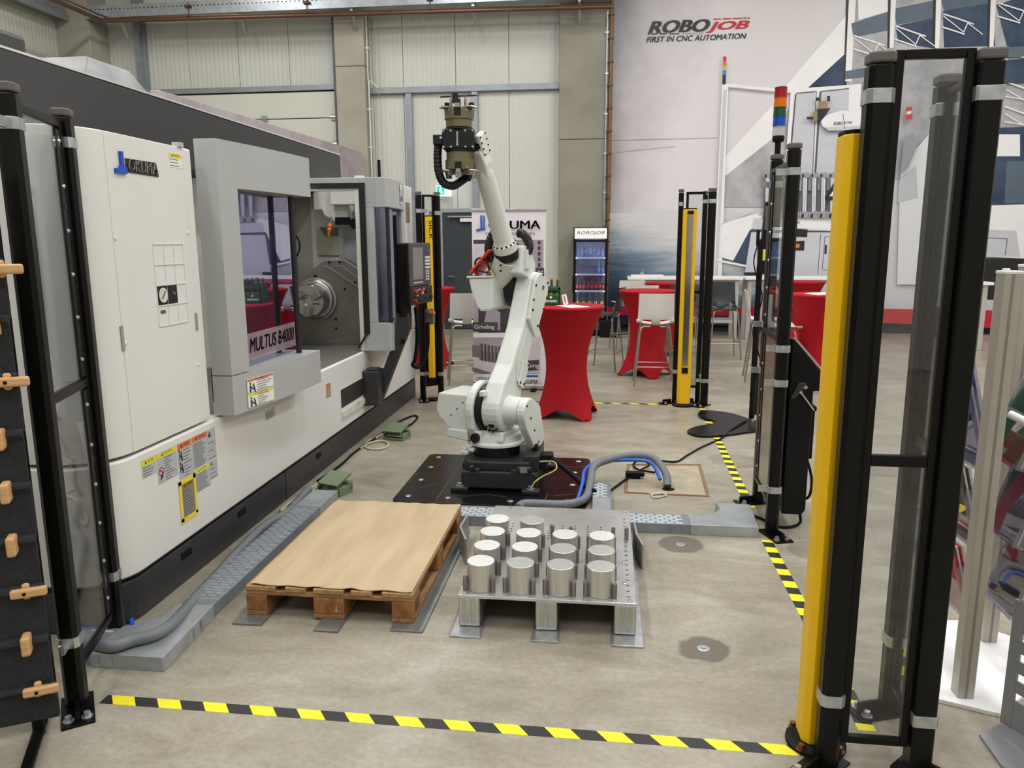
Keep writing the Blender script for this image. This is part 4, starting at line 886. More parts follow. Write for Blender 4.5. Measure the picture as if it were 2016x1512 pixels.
# ================================================================== pallets, parts and floor gear
def wood(name, c, st=(1, 1, 1), c2=None):
    mt = M(name, c, .65, c2=c2 or tuple(min(255, int(v * 1.18)) for v in c), scale=7, stretch=st, bump=.15, bscale=30)
    [n for n in mt.node_tree.nodes if n.type == 'TEX_NOISE'][0].inputs['Detail'].default_value = 8
    return mt
WD = wood('pallet_pine', (122, 86, 50), (8, 1, 8), (168, 128, 84)); WX = wood('pallet_pine_cross', (126, 90, 54), (1, 8, 8), (170, 130, 86))
WDK = wood('pallet_pine_deck', (140, 104, 64), (8, 1, 8), (182, 146, 100)); WB = wood('pallet_block', (116, 74, 36), (3, 1, 3), (158, 110, 62))
EX, EY, TZ0 = -1.6533, 3.1837, .01
pal = thing('euro_pallet', (EX + .4, EY + .6, TZ0), 'brown wooden pallet lying flat under a sheet of cardboard', 'pallet')
for xo in (0, .3275, .655):
    w_ = .145
    xa = xo if xo != 0 else 0
    MB().box(EX + xa + (.045 if xo > .6 else 0), EX + xa + (.1 if xo == 0 else .145), EY, EY + 1.2, TZ0, TZ0 + .022).build('bottom_board', WD, pal, bevel=.003)
    for k, yo in enumerate((0, .5275, 1.055)):
        MB().box(EX + xa + (.045 if xo > .6 else 0), EX + xa + (.1 if xo == 0 else .145), EY + yo, EY + yo + .145, TZ0 + .022, TZ0 + .1).build('block', WB, pal, bevel=.004)
for yo in (0, .5275, 1.055): MB().box(EX + .002, EX + .798, EY + yo + .006, EY + yo + .141, TZ0 + .1, TZ0 + .122).build('cross_board', WX, pal, bevel=.003)
for xo, w_ in ((0, .145), (.1925, .1), (.3275, .145), (.5075, .1), (.655, .145)): MB().box(EX + xo, EX + xo + w_, EY, EY + 1.2, TZ0 + .122, TZ0 + .144).build('deck_board', WDK, pal, bevel=.003)
STAMP = M('burnt_mark', (52, 34, 20), .7)
mb = MB()
for k in range(18):
    a, b = 2 * pi * k / 18, 2 * pi * (k + 1) / 18; c = (EY + .075, TZ0 + .062)
    mb.poly([(EX + .8005, c[0] + r * cos(q), c[1] + r * .9 * sin(q)) for r, q in ((.03, a), (.034, a), (.034, b), (.03, b))])
mb.box(EX + .8, EX + .8008, EY + .055, EY + .06, TZ0 + .045, TZ0 + .08).box(EX + .8, EX + .8008, EY + .07, EY + .075, TZ0 + .045, TZ0 + .08).box(EX + .8, EX + .8008, EY + .085, EY + .09, TZ0 + .045, TZ0 + .08)
mb.build('brand_mark', STAMP, pal, fix=False)
mb = MB().box(EX + .435, EX + .438, EY - .0008, EY, TZ0 + .04, TZ0 + .065).box(EX + .428, EX + .445, EY - .0008, EY, TZ0 + .04, TZ0 + .043); mb.build('chalk_mark', SWHT, pal)
# cardboard sheet, gently rippled
CB = M('cardboard', (170, 150, 118), .85, c2=(188, 168, 136), scale=3, stretch=(3, .6, 1), bump=.1, bscale=20)
mb = MB(); nx, ny = 40, 12; vs = []; fs = []
def cbz(x, y):
    rip = .0025 * (abs(sin(x * pi * 5)) ** 3) * (1 - min(1, y / .25)) - .0015 * max(0, sin(x * 41)) * max(0, 1 - y * 3)
    return TZ0 + .1485 + .0015 * sin(x * 23 + y * 2) + .001 * sin(x * 51) + .0 + rip * -1 * 0 + (.0015 * sin(x * 32) * (max(0, 1 - y / .12)))
for side in (0, 1):
    for j in range(ny + 1):
        for i in range(nx + 1):
            x = i / nx; y = j / ny
            yy = .008 + .006 * max(0, sin(x * 31 + 1)) if j == 0 else (1.2 * y if j < ny else 1.2 + .012 * max(0, sin(x * 19 + 2)) - .006)
            vs.append((EX + .02 + .775 * x, EY + yy, max(cbz(x, 1.2 * y), TZ0 + .1455) + (.003 if side else 0)))
N1 = (nx + 1) * (ny + 1)
for j in range(ny):
    for i in range(nx):
        k = j * (nx + 1) + i; fs.append((k, k + nx + 1, k + nx + 2, k + 1)); fs.append((N1 + k, N1 + k + 1, N1 + k + nx + 2, N1 + k + nx + 1))
for i in range(nx): fs.append((i, i + 1, N1 + i + 1, N1 + i)); k = ny * (nx + 1) + i; fs.append((k + 1, k, N1 + k, N1 + k + 1))
for j in range(ny):
    k = j * (nx + 1); fs.append((k + nx + 1, k, N1 + k, N1 + k + nx + 1)); k += nx; fs.append((k, k + nx + 1, N1 + k + nx + 1, N1 + k))
mb.add(vs, fs).build('cardboard_sheet', CB, None, 'tan cardboard sheet lying on the wooden pallet', 'cardboard', smooth=True)
# steel floor rails
FR = M('rail_steel', (128, 130, 128), .45, .6, var=.1, scale=8)
for x0, x1, y0, lab, mt in ((-1.685, -1.545, 3.1, 'steel floor strip under the left blocks of the wooden pallet', FR), (-1.29, -1.175, 3.08, 'steel floor strip under the middle blocks of the wooden pallet', FR), (-.945, -.795, 3.12, 'steel floor strip under the right blocks of the wooden pallet', FR),
                        (-.668, -.53, 3.1, 'zinc floor strip under the left beam of the aluminium pallet', ZINC), (-.305, -.185, 3.1, 'zinc floor strip under the middle beam of the aluminium pallet', ZINC), (.045, .185, 3.1, 'zinc floor strip under the right beam of the aluminium pallet', ZINC)):
    MB().box(x0, x1, y0, 4.36, 0, .0098).build('floor_strip', mt, None, lab, 'floor strip', 'steel strips under the two pallets', bevel=.002)
# aluminium pallet
AX, AY, AT = -.645, 3.185, .164
ap = thing('aluminium_pallet', (AX + .4, AY + .6, .01), 'bright aluminium fixture pallet with locating pins on three beams', 'pallet')
MB().box(AX, AX + .8, AY, AY + 1.2, AT - .015, AT).build('top_plate', M('plate_alu', (206, 206, 206), .26, .7, var=.12, scale=7), ap, bevel=.003)
BEAM = M('beam_alu', (196, 196, 192), .35, .8, var=.22, scale=10, stretch=(12, 1, .3))
for xo in (0, .35, .7):
    b = MB().box(AX + xo + .002, AX + xo + .1, AY + .004, AY + 1.196, .012, AT - .015).build('beam', BEAM, ap, bevel=.008)
    mb = MB()
    for k in range(9): mb.box(AX + xo + .02 + .0075 * k, AX + xo + .0225 + .0075 * k, AY + .0025, AY + .004, .03, AT - .02)
    mb.build('beam_ribs', CHROME, b, kind='stuff')
CH = .132; CR = .063
tops = [(946, 1102), (1024.5, 1106), (1103, 1111), (1182.5, 1114.5), (959, 1071.7), (1033, 1075), (1108, 1079), (1184.5, 1082.7), (970.8, 1044), (1041.4, 1047.6), (1112.8, 1051), (1185.4, 1054.8), (981, 1020.5), (1048.8, 1023)]
sites = [px(x, y, Z=AT + CH) for x, y in tops]
cols = [sum(sites[i + 4 * k].x for k in range(3)) / 3 for i in range(4)]; rows = [sum(sites[4 * k + i].y for i in range(4)) / 4 for k in range(3)] + [(sites[12].y + sites[13].y) / 2]
PIN = M('pin_steel', (138, 134, 128), .3, .75)
def pin(x, y, h=.07): MB().rev((x, y, AT), (0, 0, 1), [(0, .011), (h - .004, .011), (h, .008)], 12).build('locating_pin', PIN, ap, smooth=True)
for r_ in range(4):
    for c_ in range(4): pin(cols[c_] - .067, rows[r_] - .036); pin(cols[c_] + .062, rows[r_] - .044)
pin(cols[1] + .1, rows[3] + .1); pin(cols[1] + .2, rows[3] + .08); pin(cols[3] + .06, rows[3] + .1); pin(cols[3] + .13, rows[3] + .1)
mb = MB()
for k in range(18): mb.box(cols[3] + .117, cols[3] + .131, AY + .06 + .058 * k, AY + .068 + .058 * k, AT, AT + .0008)
for j in range(6):
    for i in range(10): mb.cyl((cols[0] - .02 + .07 * i, rows[3] + .08 + .055 * j * .7, AT), (cols[0] - .02 + .07 * i, rows[3] + .08 + .055 * j * .7, AT + .0008), .006, 8)
mb.build('plate_holes', M('hole_dark', (52, 50, 48), .5), ap, kind='stuff')
for (x, y) in [(.03, .025), (.77, .025), (.7, .02), (.4, .03), (.03, 1.17), (.77, 1.17), (.1, 1.17), (.42, 1.17), (.68, .2), (.75, .2), (.68, .42), (.75, .45), (.42, .42), (.41, .62), (.68, .62)]:
    MB().rev((AX + x, AY + y, AT), (0, 0, 1), [(0, .011), (.003, .011), (.004, .006), (.0015, .005)], 12).build('bolt', ZINC, ap)
# the aluminium blanks
def lathe_mat(name, c, st, var):
    return M(name, c, .32, .65, var=var, scale=6, stretch=st)
BL_S = lathe_mat('blank_side', (206, 204, 200), (6, 6, .4), .12); BL_T = [M('blank_top_lit', (236, 236, 236), .3, .45, var=.06, scale=18), M('blank_top_b', (188, 188, 186), .36, .55, var=.08, scale=40)]  # the paler tops have the lamps' reflection put into their colour
def blank_mesh(tm):
    mb = MB(); seg = 40; c = .002
    ring = lambda r, z: [(r * cos(2 * pi * i / seg), r * sin(2 * pi * i / seg), z) for i in range(seg)]
    vs = ring(CR - c, 0) + ring(CR, c) + ring(CR, CH - c) + ring(CR - c, CH)
    fs = [tuple(range(seg - 1, -1, -1))] + [(k * seg + i, k * seg + (i + 1) % seg, (k + 1) * seg + (i + 1) % seg, (k + 1) * seg + i) for k in range(3) for i in range(seg)]
    mb.add(vs, fs); mb.cur = 1; mb.f.append(tuple(range(3 * seg, 4 * seg))); mb.mi.append(1)
    return mb
rown = ('front row', 'second row', 'third row', 'back row'); coln = ('leftmost', 'second from left', 'third from left', 'rightmost')
for i, s_ in enumerate(sites):
    r_, c_ = divmod(i, 4); mt = BL_T[1] if i in (1, 2, 3, 6, 7, 13) else BL_T[0]
    o = blank_mesh(mt).build('aluminium_blank', [BL_S, mt], None, 'round aluminium blank, %s in the %s on the aluminium pallet' % ((coln[c_] if r_ < 3 else ('left one', 'right one')[c_]), rown[r_]), 'metal blank', 'round blanks standing on the aluminium pallet', smooth=True)
    o.location = (cols[c_], rows[r_], AT)
# bent guide plates on the floor
def guide(pts, z0, z1, label):
    mb = MB(); th = .012
    for (a, b) in zip(pts[:-1], pts[1:]): mb.bar((a[0], a[1], (z0 + z1) / 2), (b[0], b[1], (z0 + z1) / 2), th, z1 - z0)
    mb.build('guide_plate', M('guide_steel', (160, 164, 162), .4, .6, var=.12), None, label, 'guide plate', 'bent guide plates beside the pallets', bevel=.002)
a = px(921, 1012, Z=.15); b = px(906, 1036, Z=.15); c = px(917, 1061, Z=.15)
guide([(a.x, a.y), (b.x, b.y), (c.x, c.y)], 0, .15, 'bent steel guide plate standing between the two pallets')
a = px(1245, 1026, Z=.14); b = px(1249, 1050, Z=.14); c = px(1266, 1072, Z=.14)
guide([(a.x + .01, a.y), (b.x + .012, b.y), (c.x, c.y)], 0, .14, 'bent steel guide plate at the right edge of the aluminium pallet')

# ------------------------------------------------------------------ cable ducts with tread plate lids
TRD = M('tread_zinc', (138, 146, 154), .38, .5, var=.14, scale=12)
def tread(root, x0, x1, y0, y1, z, along='y', w=.011, l=.044, gx=.056, gy=.04):
    mb = MB(); j = 0; y = y0 + .02
    if along == 'y':
        while y < y1 - .02:
            x = x0 + .02 + (gx / 2 if j % 2 else 0)
            while x < x1 - .02:
                mb.add([(x - l / 2, y - .006, z), (x + l / 2, y - .006, z), (x + l / 2, y + .006, z), (x - l / 2, y + .006, z), (x - l / 2 + .004, y, z + .006), (x + l / 2 - .004, y, z + .006)], [(0, 1, 5, 4), (1, 2, 5), (2, 3, 4, 5), (3, 0, 4)])
                x += gx
            y += gy * .75; j += 1
    mb.build('tread_bumps', M('tread_bright', (166, 172, 178), .45, .35), root, kind='stuff')
H = .062
d = thing('cable_duct', (-1.88, 3.6, 0), 'galvanised cable duct with tread plate lid along the machine, left of the wooden pallet', 'cable duct')
MB().box(-1.968, -1.802, 3.15, 4.52, 0, H).build('duct_lid', TRD, d, bevel=.002); tread(d, -1.965, -1.805, 3.2, 4.5, H)
MB().box(-1.97, -1.80, 4.522, 4.85, 0, H + .001).build('duct_end', GALV, d, bevel=.002)
MB().prism([(-2.1, 2.69), (-1.775, 2.69), (-1.775, 2.73), (-1.80, 3.15), (-1.97, 3.15), (-1.985, 3.02), (-2.05, 2.94), (-2.1, 2.92)], 0, H + .002).build('duct_corner', GALV, d, bevel=.002)
MB().box(-2.24, -2.1, 2.7, 2.9, 0, H).build('duct_stub', TRD, d); tread(d, -2.24, -2.1, 2.7, 2.9, H)
for (x, y, dx) in ((-2.06, 2.689, 0), (-2.0, 2.689, 0), (-1.786, 2.95, 1), (-1.79, 3.02, 1)):
    if dx: MB().box(x - .002, x + .004, y - .001, y + .001, .02, .055).cyl((x, y, .02), (x + .006, y, .02), .005, 8).build('duct_screw', ZINC, d)
    else: MB().box(x - .001, x + .001, y - .004, y, .02, .055).cyl((x, y, .02), (x, y - .006, .02), .005, 8).build('duct_screw', ZINC, d)
d = thing('cable_duct', (.1, 4.55, 0), 'galvanised cable duct running behind the pallets to the operator console', 'cable duct')
MB().box(-.95, .52, 4.46, 4.63, 0, H).build('duct_lid', TRD, d, bevel=.002); tread(d, -.95, -.6, 4.46, 4.63, H); tread(d, .1, .5, 4.46, 4.63, H)
MB().prism([(.52, 4.455), (.915, 4.455), (.935, 4.86), (.72, 4.88), (.735, 4.76), (.69, 4.68), (.62, 4.645), (.52, 4.64)], 0, H + .002).build('duct_corner', GALV, d, bevel=.002)
for x in (.56, .61): MB().box(x - .001, x + .001, 4.451, 4.455, .02, .05).cyl((x, 4.455, .02), (x, 4.449, .02), .005, 8).build('duct_screw', ZINC, d)
MB().box(-.07, .05, 4.63, 4.9, 0, H).build('duct_branch_plate', GALV, d, bevel=.002)
MB().box(-.07, .05, 4.9, 5.22, 0, H).build('duct_branch', TRD, d, bevel=.002); tread(d, -.07, .05, 4.9, 5.22, H)
# ------------------------------------------------------------------ hoses and cables
HOSE = M('hose_grey', (112, 116, 122), .5, var=.06); HBLUE = M('hose_blue', (26, 92, 196), .4, var=.05)
def ring_hose(name, pts, r, mat, label, cat, k=8, seg=10, grp=None): return MB().tube(pts, r, seg, smooth=k).build(name, mat, None, label, cat, grp, smooth=True)
def fl(x, y, z): p = px(x, y, Z=z); return (p.x, p.y, p.z)
ring_hose('corrugated_hose', [(-2.19, 2.78, .085), fl(215, 1272, .09), fl(262, 1260, .09), fl(308, 1248, .088), fl(344, 1224, .075), fl(385, 1179, .05), fl(425, 1136, .03), fl(470, 1086, .03), fl(520, 1036, .03), fl(565, 1010, .03), (-2.03, 4.75, .028), (-2.05, 4.95, .028)], .028, HOSE, 'thick grey hose curving between machine plinth and cable duct', 'hose')
ring_hose('air_hose', [(-2.2, 3.12, .012), fl(267, 1238, .012), fl(310, 1224, .012), fl(355, 1206, .012), fl(385, 1192, .012), (-1.99, 3.75, .012), (-1.985, 4.3, .012), (-1.98, 4.5, .02)], .0115, HBLUE, 'blue hose lying beside the grey hose at the machine plinth', 'hose')
ring_hose('robot_hose', [fl(1020, 1000, .05), (-.5, 4.79, .04), (-.25, 4.8, .04), (-.12, 4.92, .045), (-.09, 5.15, .09), (-.07, 5.35, .14), (.05, 5.45, .17), (.22, 5.5, .19), (.36, 5.5, .17), (.44, 5.4, .09), (.45, 5.32, .02)], .028, HOSE, 'thick grey hose arching from the robot plate to the floor hatch', 'hose')
ring_hose('robot_air_hose', [(-.17, 4.93, .03), (-.145, 5.1, .09), (-.13, 5.3, .13), (-.03, 5.43, .15), (.2, 5.46, .165), (.34, 5.44, .15), (.40, 5.34, .06)], .013, HBLUE, 'blue hose strapped to the arching grey robot hose', 'hose')
ring_hose('robot_cable', [(-.5, 5.32, .2), (-.38, 5.32, .2), (-.25, 5.25, .13), (-.13, 5.12, .07), (-.06, 5.0, .065)], .02, BLACKM, 'black cable bundle leaving the robot base towards the floor duct', 'cable')
ring_hose('power_cable', [fl(1190, 975, .01), fl(1230, 945, .01), fl(1262, 925, .02), fl(1278, 915, .03), fl(1260, 905, .03), fl(1247, 915, .02), fl(1258, 925, .02), fl(1290, 930, .015)], .008, BLACKM, 'thin black cable looping over the floor hatch', 'cable')
ring_hose('stand_cable', [fl(1288, 905, .02), fl(1330, 909, .008), fl(1352, 897, .008), fl(1378, 882, .008), fl(1400, 872, .008), fl(1422, 862, .008), fl(1435, 850, .02), fl(1452, 838, .03), fl(1470, 828, .03)], .008, BLACKM, 'black cable snaking from the floor hatch to the black stand', 'cable')
MB().box(.16, .27, 5.52, 5.58, 0, .05).cyl((.27, 5.55, .03), (.3, 5.55, .03), .018, 10).build('plug_connector', BLACKM, None, 'black plug connector lying by the floor hatch', 'plug', bevel=.008)
ring_hose('machine_cable', [(-2.08, 5.2, .01), (-2.05, 5.6, .01), (-2.06, 6.0, .01), (-2.02, 6.5, .012), (-2.0, 7.0, .01), (-1.92, 7.35, .01), (-1.85, 7.3, .01), (-1.84, 7.0, .01), (-1.88, 6.75, .03), (-1.9, 6.65, .05)], .009, BLACKM, 'black cable on the floor along the machine plinth', 'cable')
# ------------------------------------------------------------------ robot floor plate
FP = M('plate_black', (11, 11, 12), .28, var=.3, scale=9, spec=.4)
t = thing('robot_floor_plate', (-.77, 5.43, 0), 'large black steel plate on the floor under the robot', 'floor plate')
x0, x1, y0, y1, r = -1.42, -.11, 4.82, 6.0, .05
pts = []
for (cx, cy, a0) in ((x1 - r, y0 + r, -90), (x1 - r, y1 - r, 0), (x0 + r, y1 - r, 90), (x0 + r, y0 + r, 180)):
    pts += [(cx + r * cos(radians(a0 + 22.5 * k)), cy + r * sin(radians(a0 + 22.5 * k))) for k in range(5)]
MB().prism(pts, 0, .012).build('plate', FP, t, bevel=.002)
for (x, y) in ((-1.33, 4.93), (-1.33, 5.3), (-1.33, 5.62), (-1.33, 5.9), (-1.05, 4.92), (-.62, 4.9), (-.24, 4.95), (-.22, 5.3), (-.22, 5.6), (-.2, 5.9), (-.5, 5.92), (-.85, 5.93), (-.2, 4.9)):
    MB().rev((x, y, .012), (0, 0, 1), [(0, .022), (.003, .022), (.006, .013), (.008, .012)], 12).build('plate_bolt', ZINC, t)
mb = MB()
for (a, b) in (((-1.12, 4.86), (-1.12, 5.98)), ((-.4, 4.84), (-.38, 5.1)), ((-1.1, 5.02), (-.95, 4.97)), ((-.95, 4.97), (-.8, 5.03)), ((-.8, 5.03), (-.65, 4.98)), ((-1.38, 5.5), (-1.15, 5.5)), ((-1.3, 5.1), (-1.2, 5.25)), ((-.35, 5.75), (-.15, 5.75)), ((-.33, 5.05), (-.15, 5.12))): mb.bar((a[0], a[1], .0123), (b[0], b[1], .0123), .004, .0006)
mb.build('plate_scribing', M('scribe_grey', (84, 84, 84), .5), t, kind='stuff')
# ------------------------------------------------------------------ floor hatch
t = thing('floor_hatch', (.45, 5.57, 0), 'concrete-filled floor hatch with rusty steel frame', 'hatch')
c = [Vector((.14, 5.19, 0)), Vector((.725, 5.17, 0)), Vector((.755, 5.96, 0)), Vector((.18, 5.9, 0))]; cc = sum(c, Vector()) / 4
RUST = M('rust', (122, 84, 54), .8, var=.35, scale=30)
def ringq(f0, f1, z, mat, name):
    mb = MB()
    for i in range(4):
        a, b = c[i] - cc, c[(i + 1) % 4] - cc
        mb.add([cc + a * f0 + Vector((0, 0, z)), cc + b * f0 + Vector((0, 0, z)), cc + b * f1 + Vector((0, 0, z)), cc + a * f1 + Vector((0, 0, z)), cc + a * f0, cc + b * f0, cc + b * f1, cc + a * f1], [(0, 1, 2, 3), (0, 4, 5, 1), (3, 2, 6, 7)])
    mb.build(name, mat, t, fix=False)
ringq(1.0, .975, .002, RUST, 'outer_frame'); ringq(.955, .925, .003, RUST, 'inner_frame')
MB().add([cc + (v - cc) * .915 + Vector((0, 0, .0015)) for v in c], [(0, 1, 2, 3)]).build('filling', M('hatch_concrete', (160, 149, 128), .75, var=.16, scale=8, bump=.3, bscale=40), t)
MB().cyl((.455, 5.31, .0016), (.455, 5.31, .0022), .045, 16).build('cable_hole', BLACKM, t)
MB().tube([fl(1278, 972, .008), fl(1300, 970, .008), fl(1312, 975, .008), fl(1290, 980, .008), fl(1283, 974, .008), fl(1305, 971, .008)], .006, 6, smooth=5).build('cord_tie', M('cord_pale', (200, 190, 168), .6), t)
# ------------------------------------------------------------------ foot pedals
PG = M('pedal_green', (112, 128, 100), .5, var=.06)
def pedal(loc, rz, label):
    t = thing('foot_switch', loc, label, 'foot pedal', 'green foot pedals by the machine', rz=rz)
    MB().box(-.1, .1, -.07, .07, 0, .02).box(-.1, .1, .03, .07, .02, .08).box(-.1, -.09, -.07, .07, .02, .06).box(.09, .1, -.07, .07, .02, .06).build('housing', PG, t, local=True, bevel=.004)
    MB().prism([(-.08, .07), (.06, .11), (.09, .125), (.06, .135), (-.09, .085)], -.085, .085, 'x').build('hood', PG, t, local=True, bevel=.004)
    MB().prism([(-.06, .03), (.03, .05), (.03, .058), (-.06, .038)], -.075, .075, 'x').build('treadle', M('pedal_tread', (140, 152, 130), .5), t, local=True, bevel=.003)
    MB().cyl((-.1, .0, .04), (-.13, .0, .04), .014, 10).build('gland', BLACKM, t, local=True)
    return t
pedal((-1.84, 6.5, 0), -.25, 'green foot pedal on the floor near the pendant arm')
pedal((-1.87, 4.99, .0), -.35, 'green foot pedal at the end of the cable duct behind the wooden pallet')
PCB = M('cable_cream', (186, 180, 160), .5)
ring_hose('pedal_cable', [(-1.97, 6.5, .04), (-2.02, 6.45, .012), (-2.06, 6.3, .01), (-2.0, 6.12, .01), (-1.88, 6.1, .01), (-1.84, 6.22, .01), (-1.92, 6.36, .01), (-2.02, 6.3, .01), (-2.05, 6.1, .01)], .009, PCB, 'cream cable coiled beside the far foot pedal', 'cable')
ring_hose('pedal_cable', [(-1.99, 5.03, .04), (-2.02, 5.0, .02), (-2.04, 4.86, .012), (-2.05, 4.7, .012), (-2.08, 4.55, .012), (-2.09, 4.7, .012), (-2.07, 4.95, .012), (-2.03, 5.15, .02), (-1.98, 5.3, .012), (-2.04, 5.4, .012)], .009, PCB, 'cream cable running from the near foot pedal along the plinth', 'cable')
# ================================================================== the robot
PHI = radians(21); J1 = Vector((-.785, 5.42, 0))
rb = thing('industrial_robot', (J1.x, J1.y, .012), 'white six-axis robot arm with a double gripper, mounted on a charcoal base', 'robot', rz=-PHI)
ROFF = Vector((0, 0, -.012))
class RB(MB):
    """robot shapes in the robot's own frame: s to the arm side, y backwards, z up"""
    def go(s, name, mat, parent=None, **k):
        s.xform(Matrix.Translation(ROFF)); k.setdefault('local', True); return s.build(name, mat, parent or rb, **k)
RBLK = M('robot_black', (12, 12, 13), .4, spec=.4); RBASE = M('robot_base_charcoal', (38, 39, 40), .45, var=.05)
W2L = Matrix.Rotation(PHI, 4, 'Z') @ Matrix.Translation(-J1)
def wbox(mb, x0, x1, y0, y1, z0, z1):
    c = Vector(((x0 + x1) / 2, (y0 + y1) / 2, (z0 + z1) / 2)); R3 = W2L.to_3x3()
    return mb.obox(W2L @ c, R3 @ Vector(((x1 - x0) / 2, 0, 0)), R3 @ Vector((0, (y1 - y0) / 2, 0)), Vector((0, 0, (z1 - z0) / 2)))
base = RB()
pts = [(-1.0, 5.13), (-.99, 5.13), (-.47, 5.13), (-.46, 5.13), (-.46, 5.7), (-1.0, 5.7)]
wbox(base, -1.0, -.46, 5.13, 5.72, .012, .13)
base.prism([tuple((W2L @ Vector((x, y, 0)))[:2]) for x, y in ((-.96, 5.17), (-.52, 5.17), (-.5, 5.25), (-.5, 5.62), (-.55, 5.68), (-.95, 5.68), (-1.0, 5.6), (-1.0, 5.25))], .13, .205)
base = base.go('base', RBASE, bevel=.012)
b2 = RB(); wbox(b2, -.56, -.455, 5.2, 5.66, .13, .245); b2.go('connector_box', RBASE, base, bevel=.008)
b3 = RB(); wbox(b3, -.985, -.475, 5.1, 5.13, .03, .15); b3.go('front_rib', RBASE, base, bevel=.008)
b3 = RB(); wbox(b3, -.93, -.9, 5.09, 5.135, .15, .19); wbox(b3, -.6, -.5, 5.09, 5.135, .15, .19); wbox(b3, -.9, -.86, 5.1, 5.13, .14, .17); wbox(b3, -.64, -.6, 5.1, 5.13, .14, .17); b3.go('front_lugs', RBASE, base, bevel=.006)
for (x, y) in ((-1.0, 5.09), (-.5, 5.07), (-1.03, 5.7), (-.43, 5.7)):
    f = RB(); wbox(f, x - .06, x + .06, y - .035, y + .05, .012, .045); f.go('foot_lug', RBASE, base, bevel=.008)
    c = W2L @ Vector((x, y - .0, 0)); RB().cyl((c.x, c.y, .045), (c.x, c.y, .068), .018, 12).cyl((c.x, c.y, .045), (c.x, c.y, .05), .028, 14).go('anchor_bolt', ZINC, base)
b4 = RB(); wbox(b4, -.575, -.525, 5.086, 5.09, .155, .195); b4.go('rating_plate', M('plate_pale', (150, 150, 146), .4, .4), base)
for (x, y, z) in ((-.9, 5.085, .18), (-.5, 5.085, .17)):
    c = W2L @ Vector((x, y, z)); d_ = W2L.to_3x3() @ Vector((0, -1, 0)); RB().cyl(c, c + d_ * .02, .012, 10).go('cap_bolt', RBLK, base)
c = W2L @ Vector((-.49, 5.35, .245)); RB().cyl(c, c + Vector((0, 0, .05)), .02, 12).go('vent_plug', RBLK, base)
b5 = RB(); wbox(b5, -.455, -.4, 5.25, 5.5, .13, .2); wbox(b5, -.44, -.36, 5.3, 5.36, .19, .23); wbox(b5, -.44, -.37, 5.42, 5.47, .17, .21); b5.go('cable_sockets', RBLK, base, bevel=.006)
q = [W2L @ Vector(v) for v in ((-.45, 5.22, .2), (-.35, 5.2, .21), (-.33, 5.15, .17), (-.42, 5.1, .13), (-.47, 5.06, .1), (-.49, 5.05, .06))]
RB().tube(q, .005, 6, smooth=6).go('earth_wire', M('wire_yellow', (190, 180, 90), .5), base)
RB().cyl((0, 0, .2), (0, 0, .295), .172, 32).go('swivel_seal', RBLK, smooth=True)
tt = RB().rev((0, 0, .285), (0, 0, 1), [(0, .2), (.006, .214), (.022, .215), (.03, .2), (.034, .19), (.075, .185)], 40).go('turntable', RWHITE, smooth=True)
J2 = Vector((0, -.045, .546)); J3 = Vector((0, .425, 1.38))
def arc(c, r, a0, a1, n=10): return [(c[0] + r * cos(radians(a0 + (a1 - a0) * k / n)), c[1] + r * sin(radians(a0 + (a1 - a0) * k / n))) for k in range(n + 1)]
RB().prism([(-.17, .33), (.17, .33), (.2, .4)] + arc((J2.y, J2.z), .195, 0, 200, 16) + [(-.22, .42)], -.125, -.062, 'x').go('shoulder_cheek', RWHITE, tt, bevel=.014)
RB().prism([(-.17, .33), (.17, .33), (.15, .385), (-.15, .4)], -.06, .14, 'x').go('shoulder_web', RWHITE, tt, bevel=.012)
RB().prism([(-.125, .66), (-.37, .655), (-.39, .53), (-.37, .48), (-.29, .40), (-.125, .37)], -.2, .13, 'y').go('shoulder_motor_cover', RWHITE, tt, bevel=.012)
RB().prism([(-.125, .40), (-.29, .40), (-.31, .335), (-.125, .32)], -.21, .1, 'y').go('shoulder_motor_box', RWHITE, tt, bevel=.01)
RB().cyl((-.055, -.2, .355), (-.055, -.225, .355), .034, 20).go('black_plug', RBLK, tt); RB().box(-.095, -.015, -.2, -.17, .31, .4).go('plug_boss', RWHITE, tt, bevel=.008)
for a in (-.11, -.02, .06): RB().cyl((a + .05, -.12, .385), (a + .05, -.12, .4), .012, 8).go('cap_bolt', RBLK, tt)
RB().obox((-.12, -.2, .262), (.05, 0, 0), (0, .02, 0), (0, 0, .012)).obox((-.12, -.205, .262), (.015, 0, .03), (0, .015, 0), (-.01, 0, .01)).obox((-.14, -.215, .24), (.03, 0, .0), (0, .015, 0), (0, 0, .012)).go('hose_clamp', RWHITE, tt, bevel=.005)
for k in range(3): RB().cyl((-.26 + .05 * k, -.201, .5 + .05 * k), (-.26 + .05 * k, -.205, .5 + .05 * k), .005, 6).go('cap_bolt', RBLK, tt)
RB().rev((-.062, J2.y, J2.z), (1, 0, 0), [(0, .17), (.045, .17), (.048, .16)], 40).go('shoulder_ring', RBLK, smooth=True)
